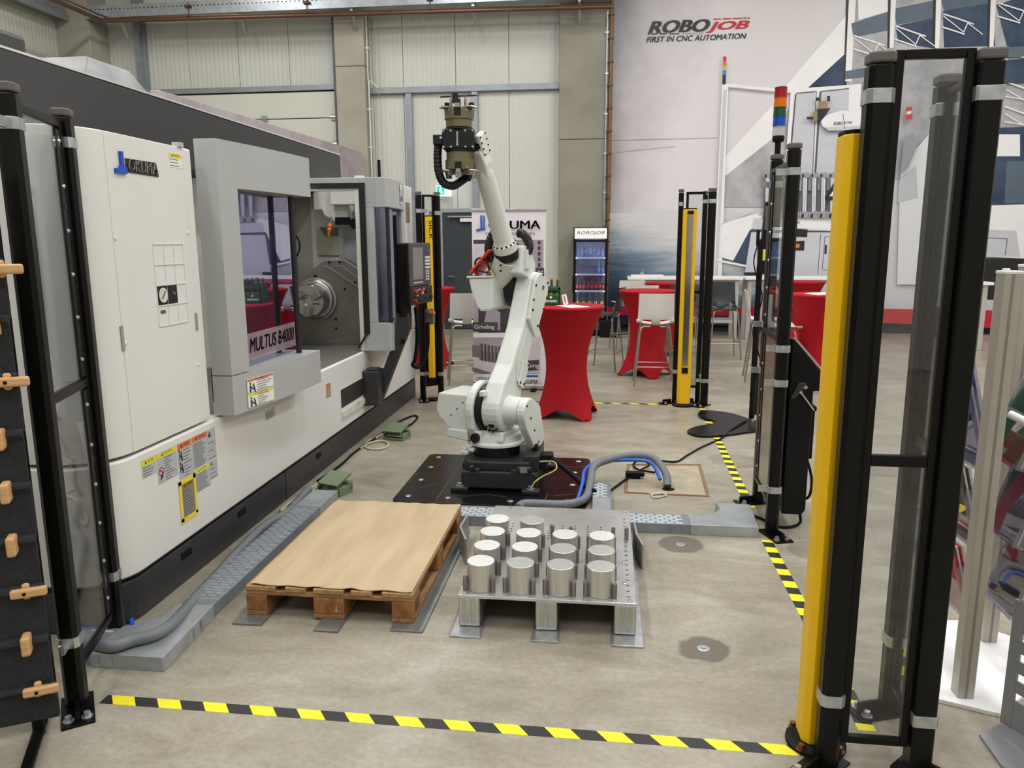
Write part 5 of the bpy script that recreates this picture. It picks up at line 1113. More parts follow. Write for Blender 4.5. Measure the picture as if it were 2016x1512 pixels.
# lower arm: plate-like link with rounded hubs
d_ = Vector((0, J3.y - J2.y, J3.z - J2.z)); LL = d_.length; d_.normalize(); p_ = Vector((0, -d_.z, d_.y))     # p_ points to the front side
def on(t, o): v = J2 + d_ * t + p_ * o; return (v.y, v.z)
ang = math.degrees(math.atan2(d_.z, d_.y))
prof = arc((J2.y, J2.z), .165, ang + 95, ang + 265, 12) + [on(.12, -.15), on(.3, -.105), on(.6, -.095), on(.8, -.1)] + arc((J3.y, J3.z), .125, ang - 80, ang + 80, 10) + [on(.8, .1), on(.6, .085), on(.3, .11), on(.14, .155)]
la = RB().prism(prof, -.014, .13, 'x').go('lower_arm', RWHITE, bevel=.02)
RB().prism([on(.22, -.1), on(.22, .0), on(.34, .05), on(.62, .045), on(.62, -.085), on(.4, -.095)], .13, .138, 'x').go('arm_panel', RWHITE, la, bevel=.004)
RB().prism([on(.2, -.11), on(.2, -.02), on(.38, .0), on(.4, -.105)], .138, .15, 'x').go('arm_cover', RWHITE, la, bevel=.004)
RB().prism([on(.6, -.09), on(.68, .07)] + list(reversed(arc((J3.y, J3.z), .118, ang - 85, ang + 85, 10))), .13, .158, 'x').go('elbow_cover', RWHITE, la, bevel=.006)
for (t_, o_) in ((LL + .1, .03), (LL + .085, -.07), (LL - .02, .1), (LL - .02, -.11), (LL - .13, .085), (LL - .2, .06), (LL - .27, -.07), (LL - .12, -.1), (.23, -.09), (.38, -.09), (.22, -.03)):
    y, z = on(t_, o_); x = .158 if t_ > .5 else .15; RB().cyl((x, y, z), (x + .007, y, z), .0085, 8).go('cap_bolt', RBLK, la)
y, z = on(LL + .02, -.02); RB().rev((.158, y, z), (1, 0, 0), [(0, .018), (.002, .018), (.003, .012)], 14).go('grey_plug', GREYCAP, la)
RB().rev((.12, J2.y, J2.z), (1, 0, 0), [(0, .11), (.03, .1), (.11, .098), (.115, .094)], 28).go('shoulder_hub', RWHITE, la, smooth=True)
mcv = RB().prism(arc((J2.y, J2.z), .1, 60, 200, 8) + [(-.1, .43), (.02, .27), (.14, .255), (.2, .31), (.12, .56)], .236, .3, 'x').go('shoulder_gear_cover', RWHITE, la, bevel=.012)
for (y, z) in ((-.1, .6), (-.04, .5), (.02, .4), (.09, .3)): RB().cyl((.3, y, z), (.305, y, z), .008, 8).go('cap_bolt', RBLK, mcv)
RB().cyl((.06, -.155, .46), (.06, -.185, .455), .024, 14).go('black_plug', RBLK, la)
for k in range(4): a = radians(200 + 40 * k); RB().cyl((.06 + .045 * cos(a), -.16, .455 + .045 * sin(a)), (.06 + .045 * cos(a), -.18, .45 + .045 * sin(a)), .008, 8).go('cap_bolt', RBLK, la)
RB().box(-.014, .02, -.22, -.16, .66, .7).go('stopper', RWHITE, la, bevel=.006)
# elbow: ring, motor housing, neck
RB().rev((-.095, J3.y, J3.z), (1, 0, 0), [(0, .135), (.006, .148), (.07, .148), (.081, .135)], 40).go('elbow_ring', RBLK, smooth=True)
eh = RB().prism([(-.31, 1.465), (-.105, 1.475), (-.105, 1.25), (-.12, 1.225), (-.21, 1.222), (-.245, 1.26), (-.29, 1.38)], .14, .54, 'y').go('elbow_housing', RWHITE, bevel=.016)
RB().prism([(-.32, 1.463), (-.1, 1.472), (-.1, 1.485), (-.315, 1.477)], .13, .5, 'y').go('housing_lid', RWHITE, eh, bevel=.004)
RB().rev((-.15, J3.y, J3.z), (1, 0, 0), [(0, .14), (.04, .138), (.056, .128)], 36).go('elbow_hub', RWHITE, eh, smooth=True)
for (s_, y) in ((-.3, .15), (-.22, .15), (-.14, .15), (-.3, .35)): RB().cyl((s_, y, 1.483), (s_, y, 1.49), .007, 8).go('cap_bolt', RBLK, eh)
U = Vector((0, -.496, .868)); JC = Vector((-.02, .214, 1.64))
RB().rev(Vector((-.17, .33, 1.43)), JC - U * .03 - Vector((-.17, .33, 1.43)), [(0, .1), (.1, .098), (.2, .096), (.262, .095)], 28).go('elbow_neck', RWHITE, eh, smooth=True)
RB().prism([(.2, 1.5), (.42, 1.44), (.46, 1.56), (.36, 1.7), (.24, 1.7)], -.04, .095, 'x').go('neck_block', RWHITE, eh, bevel=.014)
RB().obox((.1, .3, 1.6), (.012, 0, 0), (0, .03, 0), (0, 0, .07)).go('neck_flap', RWHITE, eh, bevel=.004)
for (s_, y, z) in ((.05, .2, 1.6), (-.03, .16, 1.52), (-.03, .16, 1.56), (.06, .25, 1.71)): RB().cyl((s_, y - .02, z), (s_, y - .03, z), .008, 8).go('cap_bolt', RBLK, eh)
RB().rev(JC - U * .028, U, [(0, .09), (.06, .088)], 32).go('forearm_ring', RBLK, smooth=True)
fa = RB().rev(JC + U * .03, U, [(0, .088), (.055, .086), (.062, .078), (.09, .07), (.3, .066), (.5, .064), (.6, .06)], 32).go('forearm', RWHITE, smooth=True)
A1 = Vector((1, 0, 0)); A2 = U.cross(A1)
for k in range(14): a = 2 * pi * k / 14; c = JC + U * .085 + (A1 * cos(a) + A2 * sin(a)) * .079; RB().cyl(c, c + U * .012, .008, 8).go('cap_bolt', RBLK, fa)
RB().prism([(.52, .0), (.62, .05), (.7, .055), (.8, .04), (.8, -.035), (.62, -.06)], .0, .1, 'z').xform(Matrix.Translation(JC) @ Matrix(((0, 1, 0, 0), (U.y, 0, A2.y, 0), (U.z, 0, A2.z, 0), (0, 0, 0, 1))) @ Matrix.Translation((0, 0, -.05))).go('wrist_fork', RWHITE, fa, bevel=.014)
RB().rev(JC + U * .6, U, [(0, .062), (.03, .06), (.06, .05), (.1, .046), (.12, .03)], 24).go('wrist_collar', RWHITE, fa, smooth=True)
WC = JC + U * .8 + Vector((.01, 0, 0))
wr = RB().obox(WC + Vector((.02, 0, .03)), (.022, 0, 0), U * .075, A2 * .045).go('wrist_housing', RWHITE, bevel=.012)
for k in range(4):
    for s2 in (-1, 1): c = WC + Vector((.042, 0, .03)) + U * (-.06 + .04 * k) + A2 * (.036 * s2); RB().cyl(c, c + Vector((.006, 0, 0)), .006, 6).go('cap_bolt', RBLK, wr)
RB().cyl(WC + Vector((-.05, -.02, .02)), WC + Vector((.02, -.01, .03)), .04, 20).go('wrist_flange', RBLK, wr)
# double gripper, turned about its own upright
class GB(RB):
    def go(s, name, mat, parent=None, **k):
        T = Matrix.Translation(G); s.xform(T @ Matrix.Rotation(radians(26), 4, 'Z') @ T.inverted()); return RB.go(s, name, mat, parent, **k)
G = Vector((-.1, -.29, 2.385)); OLV = M('gripper_olive', (120, 112, 82), .38, .55, var=.12, scale=20)
gr = GB().obox(G, (.104, 0, 0), (0, .08, 0), (0, 0, .063)).go('gripper_block', RBLK, bevel=.008)
for sx in (-.095, -.047, .048, .095):
    for sz in (-.05, .05): c = G + Vector((sx, -.08, sz)); GB().cyl(c, c + Vector((0, -.005, 0)), .007, 10).go('screw', ZINC, gr)
GB().obox(G + Vector((-.005, -.081, 0)), (.005, 0, 0), (0, .003, 0), (0, 0, .03)).cyl(G + Vector((-.005, -.08, .037)), G + Vector((-.005, -.085, .037)), .007, 10).cyl(G + Vector((-.005, -.08, -.037)), G + Vector((-.005, -.085, -.037)), .007, 10).go('sight_slot', ZINC, gr)
GB().obox(G + Vector((-.135, 0, .0)), (.034, 0, 0), (0, .045, 0), (0, 0, .033)).go('side_block', RBLK, gr, bevel=.008); GB().cyl(G + Vector((-.115, -.045, .012)), G + Vector((-.115, -.05, .012)), .009, 10).go('screw', ZINC, gr)
for sg in (1, -1):
    z0 = G + Vector((0, 0, .063 * sg)); ax = Vector((0, 0, sg))
    gb = GB().rev(z0, ax, [(0, .078), (.014, .08), (.016, .086), (.062, .086), (.064, .094), (.125, .094), (.128, .09)], 32).go('gripper_body', OLV, gr, smooth=True)
    GB().rev(z0, ax, [(0, .09), (.012, .09)], 24).go('gripper_adapter', RBLK, gr)
    for k in range(3):
        a = -pi / 2 + 2 * pi * k / 3; u = Vector((cos(a), sin(a), 0)); v = Vector((-sin(a), cos(a), 0)); c = z0 + ax * .105
        GB().obox(c + u * .082, u * .016, v * .022, ax * .024).go('jaw_slot', RBLK, gb)
        GB().obox(c + u * .07 + ax * .035, u * .04, v * .016, ax * .014).go('base_jaw', STEEL, gb, bevel=.003)
        GB().obox(c + u * .09 + ax * .058, u * .012, v * .02, ax * .016).go('finger', RBLK if sg > 0 else STEEL, gb, bevel=.003)
        a2 = a + pi / 3; u2 = Vector((cos(a2), sin(a2), 0)); v2 = Vector((-sin(a2), cos(a2), 0))
        GB().obox(c + u2 * .09 + ax * .03, u2 * .035, v2 * .035, ax * .006).go('wing_plate', CHROME, gb, bevel=.004)
        if sg > 0: GB().cyl(c + u2 * .055 + ax * .03, c + u2 * .055 + ax * .085, .01, 10).cyl(c + u2 * .055 + ax * .085, c + u2 * .055 + ax * .115, .005, 8).go('spring_pin', CHROME, gb)
        else: GB().obox(c + u2 * .075 + ax * .045, u2 * .02, v2 * .02, ax * .012).go('pad', STEEL, gb, bevel=.002)
    for a in (-2.2, -.95): c = z0 + ax * .115 + Vector((cos(a), sin(a), 0)) * .095; GB().cyl(c, c + Vector((cos(a), sin(a), 0)) * .004, .006, 8).go('screw', ZINC, gb)
GB().obox(G + Vector((0, 0, .275)), (.12, 0, .004), (0, .012, 0), (0, 0, .003)).obox(G + Vector((-.02, -.02, .26)), (.018, 0, 0), (0, .015, 0), (0, 0, .03)).go('sensor_bar', RBLK, gr)
q = [G + Vector(v) for v in ((-.14, 0, -.03), (-.145, 0, -.1), (-.14, .0, -.2), (-.11, .01, -.27), (-.05, .02, -.29), (.0, .05, -.26), (.05, .1, -.22), (.08, .16, -.2))]
pp = spline(q, 8)
GB().tube(pp, [.026 + (.0025 if i % 2 else 0) for i in range(len(pp))], 12).go('gripper_hose', RBLK, gr)
GB().cyl(G + Vector((.06, .02, -.19)), G + Vector((.06, .02, -.26)), .012, 10).go('hose_end', RBLK, gr)
# dress hoses and bracket by the elbow
q = [JC + Vector(v) for v in ((-.04, .02, .19), (-.1, .0, .16), (-.135, -.02, .08), (-.14, -.02, .0), (-.12, -.0, -.05))]
pp = spline(q, 8); RB().tube(pp, [.03 + (.003 if i % 2 else 0) for i in range(len(pp))], 12).go('dress_hose', RBLK, fa)
q = [JC + Vector(v) for v in ((.03, .12, .15), (.07, .12, .14), (.105, .12, .1), (.12, .12, .05), (.11, .11, .0))]
pp = spline(q, 8); RB().tube(pp, [.032 + (.003 if i % 2 else 0) for i in range(len(pp))], 12).go('dress_hose', RBLK, fa)
ORG = M('bracket_orange', (228, 70, 46), .45)
RB().obox(JC + Vector((-.19, .02, -.055)), (.085, 0, .085), (0, .1, 0), (-.006, 0, .006)).obox(JC + Vector((-.25, .0, -.17)), (.02, 0, 0), (0, .01, 0), (0, 0, .03)).go('hose_bracket', ORG, eh, bevel=.004)
for q in (((-.13, -.02, -.15), (-.14, -.05, -.06), (-.2, -.05, -.03), (-.24, -.05, -.06), (-.23, -.05, -.12)), ((-.12, -.03, -.13), (-.17, -.06, -.13), (-.22, -.06, -.1), (-.2, -.04, -.07)), ((-.2, -.06, -.16), (-.26, -.07, -.16), (-.29, -.05, -.14))): RB().tube([JC + Vector(v) for v in q], .008, 6, smooth=6).go('sensor_cable', RBLK, eh, smooth=True)
RB().cyl(JC + Vector((-.12, -.04, -.12)), JC + Vector((-.09, -.04, -.165)), .018, 12).go('gland', M('gland_brass', (170, 150, 110), .35, .6), eh); RB().cyl(JC + Vector((-.19, -.06, -.155)), JC + Vector((-.19, -.06, -.13)), .012, 10).go('air_fitting', STEEL, eh)
# ================================================================== lounge behind the cell
def red_table(c, a0, label, R=.37):
    t = thing('cocktail_table', (c[0], c[1], 0), label, 'table', 'tables under red stretch covers')
    seg = 72; vs = []; fs = []; lev = 16
    def shape(k, th):
        f = k / lev; lobe = max(0, cos(2 * (th - a0))) ** 3
        lobe = (abs(cos(2 * (th - a0))) if cos(4 * (th - a0)) > 0 or True else 0)
        lobe = (.5 + .5 * cos(4 * (th - a0))) ** 1.6
        zb = .1 * (1 - lobe) ** 1.1
        z = zb + (1.085 - zb) * f
        wst = .215; e = z / 1.085
        if e > .45: r = wst + (R - wst) * ((e - .45) / .55) ** 2.0
        else: r = wst + ((.3 + .075 * lobe) - wst) * ((.45 - e) / .45) ** 1.7
        sq = 1 - .06 * (1 - lobe) * max(0, 1 - abs(e - .45) * 1.6)
        return r * sq, z
    for k in range(lev + 1):
        for i in range(seg):
            th = 2 * pi * i / seg; r, z = shape(k, th); vs.append((r * cos(th), r * sin(th), z))
    for k in range(lev):
        for i in range(seg): fs.append((k * seg + i, k * seg + (i + 1) % seg, (k + 1) * seg + (i + 1) % seg, (k + 1) * seg + i))
    MB().add(vs, fs).build('stretch_cover', RED, t, local=True, smooth=True)
    MB().rev((0, 0, 1.075), (0, 0, 1), [(0, R - .004), (.012, R + .002), (.024, R), (.03, R - .012), (.031, .01)], 60).build('table_top', RED, t, local=True, smooth=True)
    for k in range(4): a = a0 + k * pi / 2; MB().cyl((.35 * cos(a), .35 * sin(a), 0), (.35 * cos(a), .35 * sin(a), .03), .03, 12).build('foot', RED, t, local=True)
    return t
red_table((-.39, 7.62), radians(-52), 'red covered cocktail table nearest to the robot, with a green crate on it')
red_table((.52, 10.1), radians(-75), 'red covered cocktail table with a white stool backed against it, left of the mirror column')
red_table((2.5, 9.5), radians(-60), 'red covered cocktail table with papers, right of the operator console')
red_table((2.95, 12.4), radians(-40), 'red covered cocktail table furthest right, half hidden behind another red table')
red_table((-2.46, 10.5), radians(-50), 'red covered cocktail table at the left, behind the slim yellow column')
red_table((.96, 12.0), radians(-45), 'red covered cocktail table half hidden behind the one with the white stool')
# --- stools
BPL = M('black_plastic', (34, 35, 37), .35)
LEGM = M('stool_leg', (166, 160, 152), .28, .85)
def stool(shell, label, loc, rz):
    t = thing('bar_stool', (0, 0, 0), label, 'stool', 'bar stools around the red tables')
    prof = [(.215, .735), (.2, .745), (.1, .742), (0, .738), (-.1, .74), (-.155, .752), (-.185, .775), (-.2, .81), (-.213, .86), (-.225, .93), (-.24, 1.02), (-.255, 1.12)]
    n = 16; vs = []; fs = []; np_ = len(prof)
    for side in (0, 1):
        for j, (y, z) in enumerate(prof):
            hw = .215 - .0 * j if j < 6 else .215 - .012 * (j - 6) / 5
            for i in range(n + 1):
                u = -1 + 2 * i / n; cup = .03 * u * u
                yy = y + (cup * .9 if j > 6 else 0); zz = z + (cup if j <= 6 else 0)
                if side: yy -= .006 if j > 6 else 0; zz -= 0 if j > 6 else .006
                vs.append((u * hw, yy, zz))
    S_ = np_ * (n + 1)
    hole = lambda i, j: j in (5, 6) and (2 <= i <= 5 or n - 6 <= i <= n - 3)
    for j in range(np_ - 1):
        for i in range(n):
            if hole(i, j): continue
            k = j * (n + 1) + i; fs.append((k, k + 1, k + n + 2, k + n + 1)); fs.append((S_ + k + 1, S_ + k, S_ + k + n + 1, S_ + k + n + 2))
    for i in range(n): fs.append((i + 1, i, S_ + i, S_ + i + 1)); k = (np_ - 1) * (n + 1) + i; fs.append((k, k + 1, S_ + k + 1, S_ + k))
    for j in range(np_ - 1): k = j * (n + 1); fs.append((k, k + n + 1, S_ + k + n + 1, S_ + k)); k += n; fs.append((k + n + 1, k, S_ + k, S_ + k + n + 1))
    MB().add(vs, fs).build('seat_shell', shell, t, local=True, smooth=True, fix=False)
    for sx in (-1, 1):
        for sy in (-1, 1):
            MB().tube([(sx * .06, sy * .13, .722), (sx * .14, sy * .135, .722), (sx * .165, sy * .14, .705), (sx * .178, sy * .15, .66), (sx * .235, sy * .215, 0)], .011, 8).build('leg', LEGM, t, local=True, smooth=True)
    z = .24; a, b = .216, .193
    for p, q in (((-a, -b), (a, -b)), ((a, -b), (a, b)), ((a, b), (-a, b)), ((-a, b), (-a, -b))): MB().cyl((*p, z), (*q, z), .007, 8).build('foot_rail', LEGM, t, local=True)
    t.location = (loc[0], loc[1], 0); t.rotation_euler = (0, 0, rz)
    return t
ws = stool(WPLAST, 'white bar stool with its back to the viewer, in front of the red table', (.58, 9.42), .0)
bs = stool(BPL, 'black bar stool in front of the drinks fridge', (-.02, 10.5), radians(75))
def more(src, label, loc, rz):
    c = copy_tree(src); c.location = (loc[0], loc[1], 0); c.rotation_euler = (0, 0, rz); c['label'] = label; return c
more(ws, 'white bar stool at the left, beside the roll-up banner', (-1.72, 9.35), radians(14))
more(ws, 'white bar stool partly hidden behind the black stand pole', (1.95, 9.85), radians(-97))
more(ws, 'white bar stool behind the red table, its back under the counter edge', (.33, 12.5), radians(15))
more(ws, 'white bar stool behind the red table, the lower of two visible backs', (.56, 11.15), radians(-12))
more(bs, 'black bar stool standing in front of the white counter legs', (1.72, 11.7), radians(185))
more(ws, 'white bar stool between the two red tables at the right', (1.98, 9.2), radians(-88))
more(bs, 'black bar stool beside the second red table, behind the white stool', (1.05, 10.9), radians(170))
# --- white counters
WTOP = M('counter_white', (238, 238, 236), .35, var=.01); WLEG = M('counter_leg', (196, 194, 188), .4, .4)
def counter(x0, x1, y0, y1, h, label):
    t = thing('counter_table', ((x0 + x1) / 2, (y0 + y1) / 2, 0), label, 'table', 'white counter tables along the print')
    MB().box(x0, x1, y0, y1, h - .045, h).build('top', WTOP, t, bevel=.004)
    MB().box(x0 + .06, x1 - .06, y0 + .06, y0 + .1, h - .1, h - .045).box(x0 + .06, x1 - .06, y1 - .1, y1 - .06, h - .1, h - .045).build('apron', WLEG, t)
    for x in (x0 + .05, x1 - .13):
        for y in (y0 + .05, y1 - .13): MB().box(x, x + .07, y, y + .07, 0, h - .045).build('leg', WLEG, t, bevel=.004)
    MB().box(x0 + .08, x1 - .08, y1 - .11, y1 - .07, .28, .33).box(x0 + .08, x1 - .08, y0 + .07, y0 + .11, .28, .33).build('stretcher', WLEG, t)
counter(.36, 2.36, 13.95, 14.6, 1.09, 'long white counter table left of the black stand, in front of the print')
counter(2.4, 4.6, 13.95, 14.6, 1.09, 'long white counter table right of the black stand, in front of the print')
p = px(1958, 556, Z=1.07)
counter(p.x - .4, p.x, p.y, p.y + .6, 1.07, 'white table whose end shows to the right of the tall fence post')
MB().box(.42, 1.0, 14.02, 14.3, 1.09, 1.125).build('white_tray', WPLAST, None, 'white tray at the left end of the counter', 'tray', bevel=.008)
g = thing('water_glass', (.62, 14.15, 1.125), 'clear drinking glass on the white tray', 'glass')
MB().rev((.62, 14.15, 1.125), (0, 0, 1), [(0, .03), (.005, .033), (.11, .04), (.112, .037), (.012, .03)], 20).build('glass_body', glass('tumbler', (.9, .93, .93), .15), g, smooth=True)
def sheetpaper(name, c, z, rz, label, sx=.21, sy=.297, n=1):
    mb = MB(); u = Vector((cos(rz), sin(rz), 0)); v = Vector((-sin(rz), cos(rz), 0))
    for k in range(n): mb.obox(Vector((c[0], c[1], z + .001 + .003 * k)) + u * .02 * k, u * sx / 2, v * sy / 2, Vector((0, 0, .001)))
    mb.build(name, M('paper', (236, 234, 230), .6, var=.02), None, label, 'papers')
sheetpaper('paper_sheet', (-.33, 7.5), 1.106, .6, 'white sheet of paper on the nearest red table'); sheetpaper('magazine', (2.5, 9.4), 1.106, .3, 'magazines on the red table behind the front yellow column', .3, .3, 4); sheetpaper('leaflet', (3.0, 14.2), 1.09, .2, 'leaflet lying on the right white counter', .3, .2)
# --- crate of bottles on the near red table
CG = M('crate_green', (10, 84, 44), .4, var=.08)
t = thing('bottle_crate', (-.55, 7.72, 1.106), 'green bottle crate with white lettering standing on the red table', 'crate')
x0, x1, y0, y1, z0, z1 = -.64, -.46, 7.62, 7.82, 1.106, 1.28
MB().box(x0, x1, y0, y0 + .012, z0, z0 + .1).box(x0, x0 + .02, y0, y0 + .012, z0 + .1, z1).box(x1 - .02, x1, y0, y0 + .012, z0 + .1, z1).box(x0, x1, y0, y0 + .012, z1 - .03, z1).box(x0, x1, y1 - .012, y1, z0, z1).box(x0, x0 + .012, y0, y1, z0, z1).box(x1 - .012, x1, y0, y1, z0, z1).box(x0, x1, y0, y1, z0, z0 + .01).build('crate_body', CG, t, bevel=.004)
mb = MB(); x = x0 + .025
while x < x1 - .03: w_ = random.choice((.008, .011, .006)); mb.box(x, x + w_, y0 - .0015, y0, z0 + .03, z0 + .05); x += w_ + .005
mb.cyl((-.55, y0 - .0015, z0 + .078), (-.55, y0, z0 + .078), .012, 12); mb.build('lettering', SWHT, t)
BG = M('bottle_green', (40, 66, 30), .12, spec=.7); GOLD = M('foil_gold', (196, 164, 70), .35, .6); 
def bottle(c, h, r, mat, cap, label, grp, name='beer_bottle'):
    t = thing(name, c, label, 'bottle', grp)
    MB().rev((0, 0, 0), (0, 0, 1), [(0, r * .9), (.006, r), (h * .55, r), (h * .72, r * .42), (h * .93, r * .36)], 14).build('body', mat, t, local=True, smooth=True)
    MB().rev((0, 0, h * .93), (0, 0, 1), [(0, r * .42), (h * .065, r * .4), (h * .07, .002)], 12).build('cap', cap, t, local=True)
    MB().rev((0, 0, h * .2), (0, 0, 1), [(0, r * 1.02), (h * .22, r * 1.02)], 14).build('label_band', cap, t, local=True)
    return t
pos = [(-.61, 7.66), (-.55, 7.66), (-.49, 7.66), (-.61, 7.76), (-.55, 7.76), (-.49, 7.76)]
nm = ('front left', 'front middle', 'front right', 'back left', 'back middle', 'back right')
for q, k in zip(pos, nm): bottle((q[0], q[1], 1.117), .25, .024, BG, GOLD, 'gold-capped green bottle, %s in the green crate' % k, 'bottles in the green crate')
t = thing('paper_cup_box', (-.41, 7.62, 1.106), 'small white box with red mark leaning beside the green crate', 'box')
MB().obox((-.41, 7.62, 1.16), (.022, 0, .008), (0, .03, 0), (-.012, 0, .05)).build('carton', WPLAST, t, bevel=.004); MB().obox((-.41, 7.588, 1.165), (.004, 0, .0015), (0, .001, 0), (-.008, 0, .035)).build('mark', M('mark_red', (190, 40, 40), .5), t)
# --- drinks fridge
t = thing('drinks_fridge', (-.31, 14.5, 0), 'black glass-door drinks fridge with lit white header and lit blue-white inside', 'fridge')
FX0, FX1, FY0, FY1, FH = -.62, -.0, 14.2, 14.82, 1.97
MB().box(FX0, FX0 + .03, FY0 + .03, FY1, .1, FH).box(FX1 - .03, FX1, FY0 + .03, FY1, .1, FH).box(FX0, FX1, FY1 - .03, FY1, .1, FH).box(FX0, FX1, FY0 + .03, FY1, FH - .03, FH).box(FX0, FX1, FY0 + .03, FY1, .1, .3).box(FX0, FX1, FY0 + .03, FY1, 1.75, 1.78).build('cabinet', BLACK, t, bevel=.006)
MB().box(FX0 + .03, FX1 - .03, FY0 + .05, FY1, .0, .1).build('plinth', BLACKM, t)
mb = MB()
for k in range(6): mb.box(FX0 + .06, FX1 - .06, FY0 + .026, FY0 + .03, .12 + .025 * k, .132 + .025 * k)
mb.build('grille', GREYCAP, t)
MB().box(FX0 + .02, FX1 - .02, FY0, FY0 + .04, 1.765, 1.955).build('header_sign', M('header_lit', (235, 235, 232), .4, emit=.25), t, bevel=.006)
me = text_fit('ROBOJOB', .5, .07, .3, .01); MB().mesh(me, frame_y((FX0 + .06, FY0 - .002, 1.83))).build('header_lettering', PM[NM['dgrey']], t, fix=False)
MB().box(FX0 + .0, FX0 + .045, FY0, FY0 + .03, .3, 1.75).box(FX1 - .045, FX1, FY0, FY0 + .03, .3, 1.75).box(FX0 + .045, FX1 - .045, FY0, FY0 + .03, .3, .34).box(FX0 + .045, FX1 - .045, FY0, FY0 + .03, 1.71, 1.75).build('door_frame', BLACK, t, bevel=.004)
MB().box(FX0 + .045, FX1 - .045, FY0 + .012, FY0 + .016, .34, 1.71).build('door_glass', glass('fridge_glass', (.9, .93, .98), .05), t)
MB().box(FX0 - .012, FX0 + .002, FY0 - .02, FY0 + .01, .8, 1.1).build('door_handle', BLACKM, t, bevel=.004)
MB().box(FX0 + .03, FX1 - .03, FY1 - .035, FY1 - .03, .3, 1.75).build('inner_back', M('fridge_liner', (190, 204, 240), .4), t)
MB().box(FX0 + .031, FX0 + .04, FY0 + .04, FY0 + .06, .34, 1.7).box(FX1 - .04, FX1 - .031, FY0 + .04, FY0 + .06, .34, 1.7).box(FX0 + .06, FX1 - .06, FY0 + .05, FY0 + .08, 1.725, 1.735).build('light_strip', M('led_strip', (225, 232, 255), .4, emit=14), t)
for z in (.52, .82, 1.12, 1.42): MB().box(FX0 + .035, FX1 - .035, FY0 + .06, FY1 - .04, z, z + .012).box(FX0 + .04, FX1 - .04, FY0 + .055, FY0 + .06, z - .012, z + .018).build('shelf', M('shelf_wire', (216, 220, 232), .35, .3), t)
COLA = M('bottle_cola', (50, 12, 16), .15, spec=.7); CLR = M('bottle_clear', (120, 140, 185), .12, alpha=.55, spec=.7); RCAP = M('cap_red', (190, 30, 40), .4)
ordw = ('first', 'second', 'third', 'fourth', 'fifth', 'sixth', 'seventh', 'eighth')
for k in range(8): bottle((FX0 + .075 + .067 * k, FY0 + .13, .832), .23, .028, COLA, RCAP, 'dark red bottle in the fridge, %s from left on the red-bottle shelf' % ordw[k], 'dark red bottles in the fridge', 'soda_bottle')
for k in range(5): bottle((FX0 + .085 + .11 * k, FY0 + .13, .532), .24, .03, BG, GOLD, 'green bottle on the lowest fridge shelf, %s from left' % ordw[k], 'green bottles in the fridge')
for k in range(7): bottle((FX0 + .08 + .075 * k, FY0 + .16, 1.432), .17, .028, CLR, CLR, 'clear bottle on the top fridge shelf, %s from left' % ordw[k], 'clear bottles in the fridge', 'water_bottle')
for k in range(2): bottle((FX1 - .15 + .07 * k, FY0 + .16, 1.132), .24, .026, CLR, CLR, 'clear bottle at the right of the second fridge shelf, %s one' % ('left', 'right')[k], 'clear bottles in the fridge', 'water_bottle')
# crates under the fridge corner
MB().box(-.12, .28, 14.0, 14.18, 0, .3).build('dark_crate', BLACKM, None, 'dark plastic crate on the floor in front of the fridge', 'crate', bevel=.01)
# --- roll-up banner
RBY = 8.9
t = thing('rollup_banner', (-1.13, RBY, 0), 'roll-up banner with a machined screw picture and black lettering, behind the robot', 'banner')
RX0, RX1 = -1.555, -.705
RP = [M('rollup_paper', (228, 222, 226), .5, var=.02), M('rollup_dark', (58, 52, 58), .5, var=.3, scale=9), M('rollup_mid', (160, 148, 158), .5, var=.14, scale=4), M('rollup_box', (70, 64, 68), .5), M('rollup_light', (204, 196, 204), .5, var=.06, scale=3), M('rollup_steel', (120, 108, 116), .5, var=.2, scale=8), M('rollup_navy', (44, 52, 120), .5), M('rollup_black', (20, 20, 22), .5), M('rollup_blue', (44, 92, 176), .5)]
MB().box(RX0, RX1, RBY, RBY + .004, .06, 2.07).build('sheet', RP[0], t)
MB().box(RX0 - .01, RX1 + .01, RBY - .012, RBY + .014, 2.065, 2.095).build('top_rail', ALU, t, bevel=.004)
MB().box(RX0 - .02, RX1 + .02, RBY - .05, RBY + .09, .02, .075).build('base_cassette', ALU, t, bevel=.012)
MB().box(RX0 + .1, RX0 + .16, RBY - .14, RBY + .16, 0, .02).box(RX1 - .16, RX1 - .1, RBY - .14, RBY + .16, 0, .02).build('base_feet', BLACKM, t)
MB().cyl((-1.13, RBY + .03, .05), (-1.13, RBY + .02, 2.07), .01, 8).build('pole', ALU, t)
mb = MB(); ly = [0]
def rs(k, *pts):
    ly[0] += 1; mb.cur = k; mb.poly([(lambda p: (p.x, RBY - .0006 - .0003 * ly[0], p.z))(px(x, y, Y=RBY)) for x, y in pts])
def rr(k, x0, y0, x1, y1): rs(k, (x0, y0), (x1, y0), (x1, y1), (x0, y1))
rr(2, 932, 472, 1070, 640); rs(4, (932, 476), (970, 470), (970, 560), (932, 560)); rr(1, 932, 472, 965, 480)
rs(1, (942, 570), (958, 560), (1005, 610), (1030, 615), (1030, 655), (942, 655)); rs(2, (960, 600), (985, 615), (985, 650), (950, 650)); rr(1, 988, 615, 1018, 650)
for k in range(10): rr(1, 1041, 474 + 8 * k, 1045, 479 + 8 * k); rr(1, 1059, 474 + 11 * k, 1064, 481 + 11 * k)
rr(3, 1055, 527, 1071, 562); rr(0, 932, 655, 1065, 664)
rs(4, (932, 664), (1064, 664), (1062, 735), (932, 735)); rs(2, (932, 664), (1000, 664), (995, 700), (932, 690)); rs(1, (995, 665), (1010, 664), (1008, 700), (995, 690))
